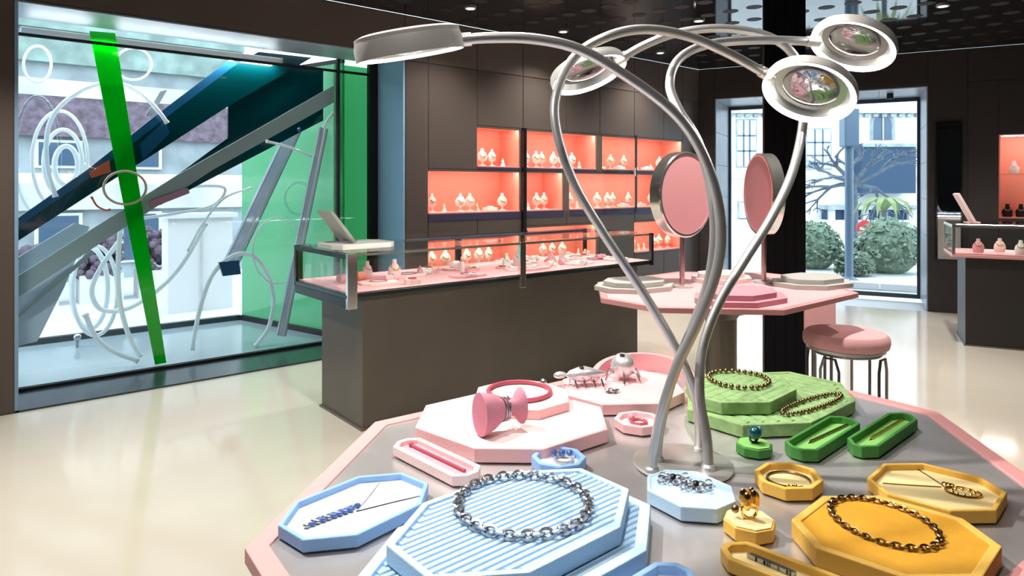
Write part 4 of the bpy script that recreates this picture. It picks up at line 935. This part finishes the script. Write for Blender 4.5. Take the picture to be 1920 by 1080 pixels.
# grey pergola-like bare tree
def branch(m, p, d, l, r, depth, rnd):
    e = p+d*l; mid = (p+e)/2+Vector((rnd.uniform(-.06,.06),rnd.uniform(-.06,.06),rnd.uniform(-.02,.08)))*l
    m.tube([p,mid,e], [r,r*.85,r*.7], 6)
    if depth == 0: return
    for k in range(3):
        nd = (d+Vector((rnd.uniform(-.9,.9),rnd.uniform(-.9,.9),rnd.uniform(-.45,.35)))).normalized(); branch(m, e, nd, l*rnd.uniform(.55,.8), r*.62, depth-1, rnd)
tb = at(1600,478,15.0); tb.z = -.05
t = thing('street_tree', 'bare spreading grey tree outside the entrance', 'tree', tb); rnd = random.Random(3)
MB().tube([(0,0,0),(.03,0,.9),(0,0,1.55)], [.10,.08,.075], 8).build('trunk', 'bark', t, True)
m = MB()
for dx, dz, l in ((-1,.35,.75),(-.6,.75,.7),(.9,.45,.8),(.5,.8,.6),(-.9,-.1,.7),(1,-.15,.8),(0,1,.5)):
    branch(m, Vector((0,0,1.5)), Vector((dx,rnd.uniform(-.5,.5),dz)).normalized(), l*.75, .055, 3, rnd)
m.build('branches', 'bark', t)['kind'] = 'stuff'
p = at(1592,520,10.1); t = thing('street_pole', 'blue-grey street pole with a signal box outside the entrance', 'pole', (p.x,p.y,-.05))
MB().tube([(0,0,0),(0,0,2.95)], .06, 12).build('pole', 'pole', t, True); MB().box(-.11,.11,-.10,.10,2.05,2.62).build('signal_box', 'pole', t, bevel=.02); MB().lathe([(.13,0),(.13,.05),(.06,.1)], 16).build('base', 'pole', t)
def bush(px, py, dep, rx, rz, label, seed):
    p = at(px,py,dep); rnd = random.Random(seed); t = thing('clipped_bush', label, 'bush', (p.x,p.y,-.05), 0, 'bushes outside the entrance')
    m = MB()
    for k in range(900):
        a = rnd.uniform(0,2*PI); u = rnd.uniform(-.2,1); s = math.sqrt(max(0,1-u*u)); q = rnd.uniform(.8,1.04)
        c = Vector((rx*s*math.cos(a)*q, rx*.7*s*math.sin(a)*q, rz*.28+rz*.72*u*q)); d1 = Vector((rnd.uniform(-1,1),rnd.uniform(-1,1),rnd.uniform(-1,1))).normalized()*.055; d2 = d1.orthogonal().normalized()*.03
        m.add([c-d1,c+d2,c+d1,c-d2], [(0,1,2,3)])
    m.build('leaves', 'leaf', t)['kind'] = 'stuff'; MB().sphere((0,0,rz*.45), rx*.82, 16, 10, 1,.7,rz*.62/rx).build('core', 'leaf', t, True)
    return t
bush(1528,485,11.9,.50,.82,'rounded bush outside, left of the street pole',1); bush(1668,485,11.3,.60,.92,'large rounded bush outside, right of the street pole',2); bush(1602,505,10.9,.30,.40,'low bush at the foot of the street pole',3)
p = at(1658,430,13.6); t = thing('palm_plant', 'yellow-green palm behind the right-hand bush', 'palm', (p.x,p.y,-.05))
MB().tube([(0,0,0),(0,0,.95)], .05, 8).build('stem', 'bark', t)
for k in range(11):
    a = 2*PI*k/11; d = Vector((math.cos(a),math.sin(a),0)); q = [d*.02+Vector((0,0,.95)), d*.22+Vector((0,0,1.22)), d*.45+Vector((0,0,1.12)), d*.6+Vector((0,0,.85))]; s = Vector((-d.y,d.x,0))
    vs = []
    for i, c in enumerate(q): wv = (.02,.06,.05,.005)[i]; vs += [c-s*wv, c+Vector((0,0,.015)), c+s*wv]
    MB().add(vs, [(i*3+j,i*3+j+1,i*3+j+4,i*3+j+3) for i in range(3) for j in range(2)]).build('frond', 'leaf2', t)
p = at(1619,428,12.2); t = thing('traffic_sign', 'red round no-entry sign between the pole and the palm', 'sign', (p.x,p.y,-.05))
MB().tube([(0,0,0),(0,0,p.z+.2)], .025, 8).build('pole', 'pole', t); MB().lathe([(.15,0),(.15,.015)], 24, (0,-.04,p.z+.05), Matrix.Rotation(PI/2,3,'X')).build('disc', 'red', t); MB().box(-.10,.10,-.062,-.056,p.z+.025,p.z+.075).build('white_bar', 'white', t)
t = thing('street_kerb', 'pale kerb edging the planting outside the entrance', 'kerb', (6.2,8.8,-.05), math.radians(-28))
for i in range(8): MB().box(-2.4+.6*i+.004,-1.8+.6*i-.004,0,.14,0,.10).build('kerb_stone', 'kerb', t, bevel=.01)
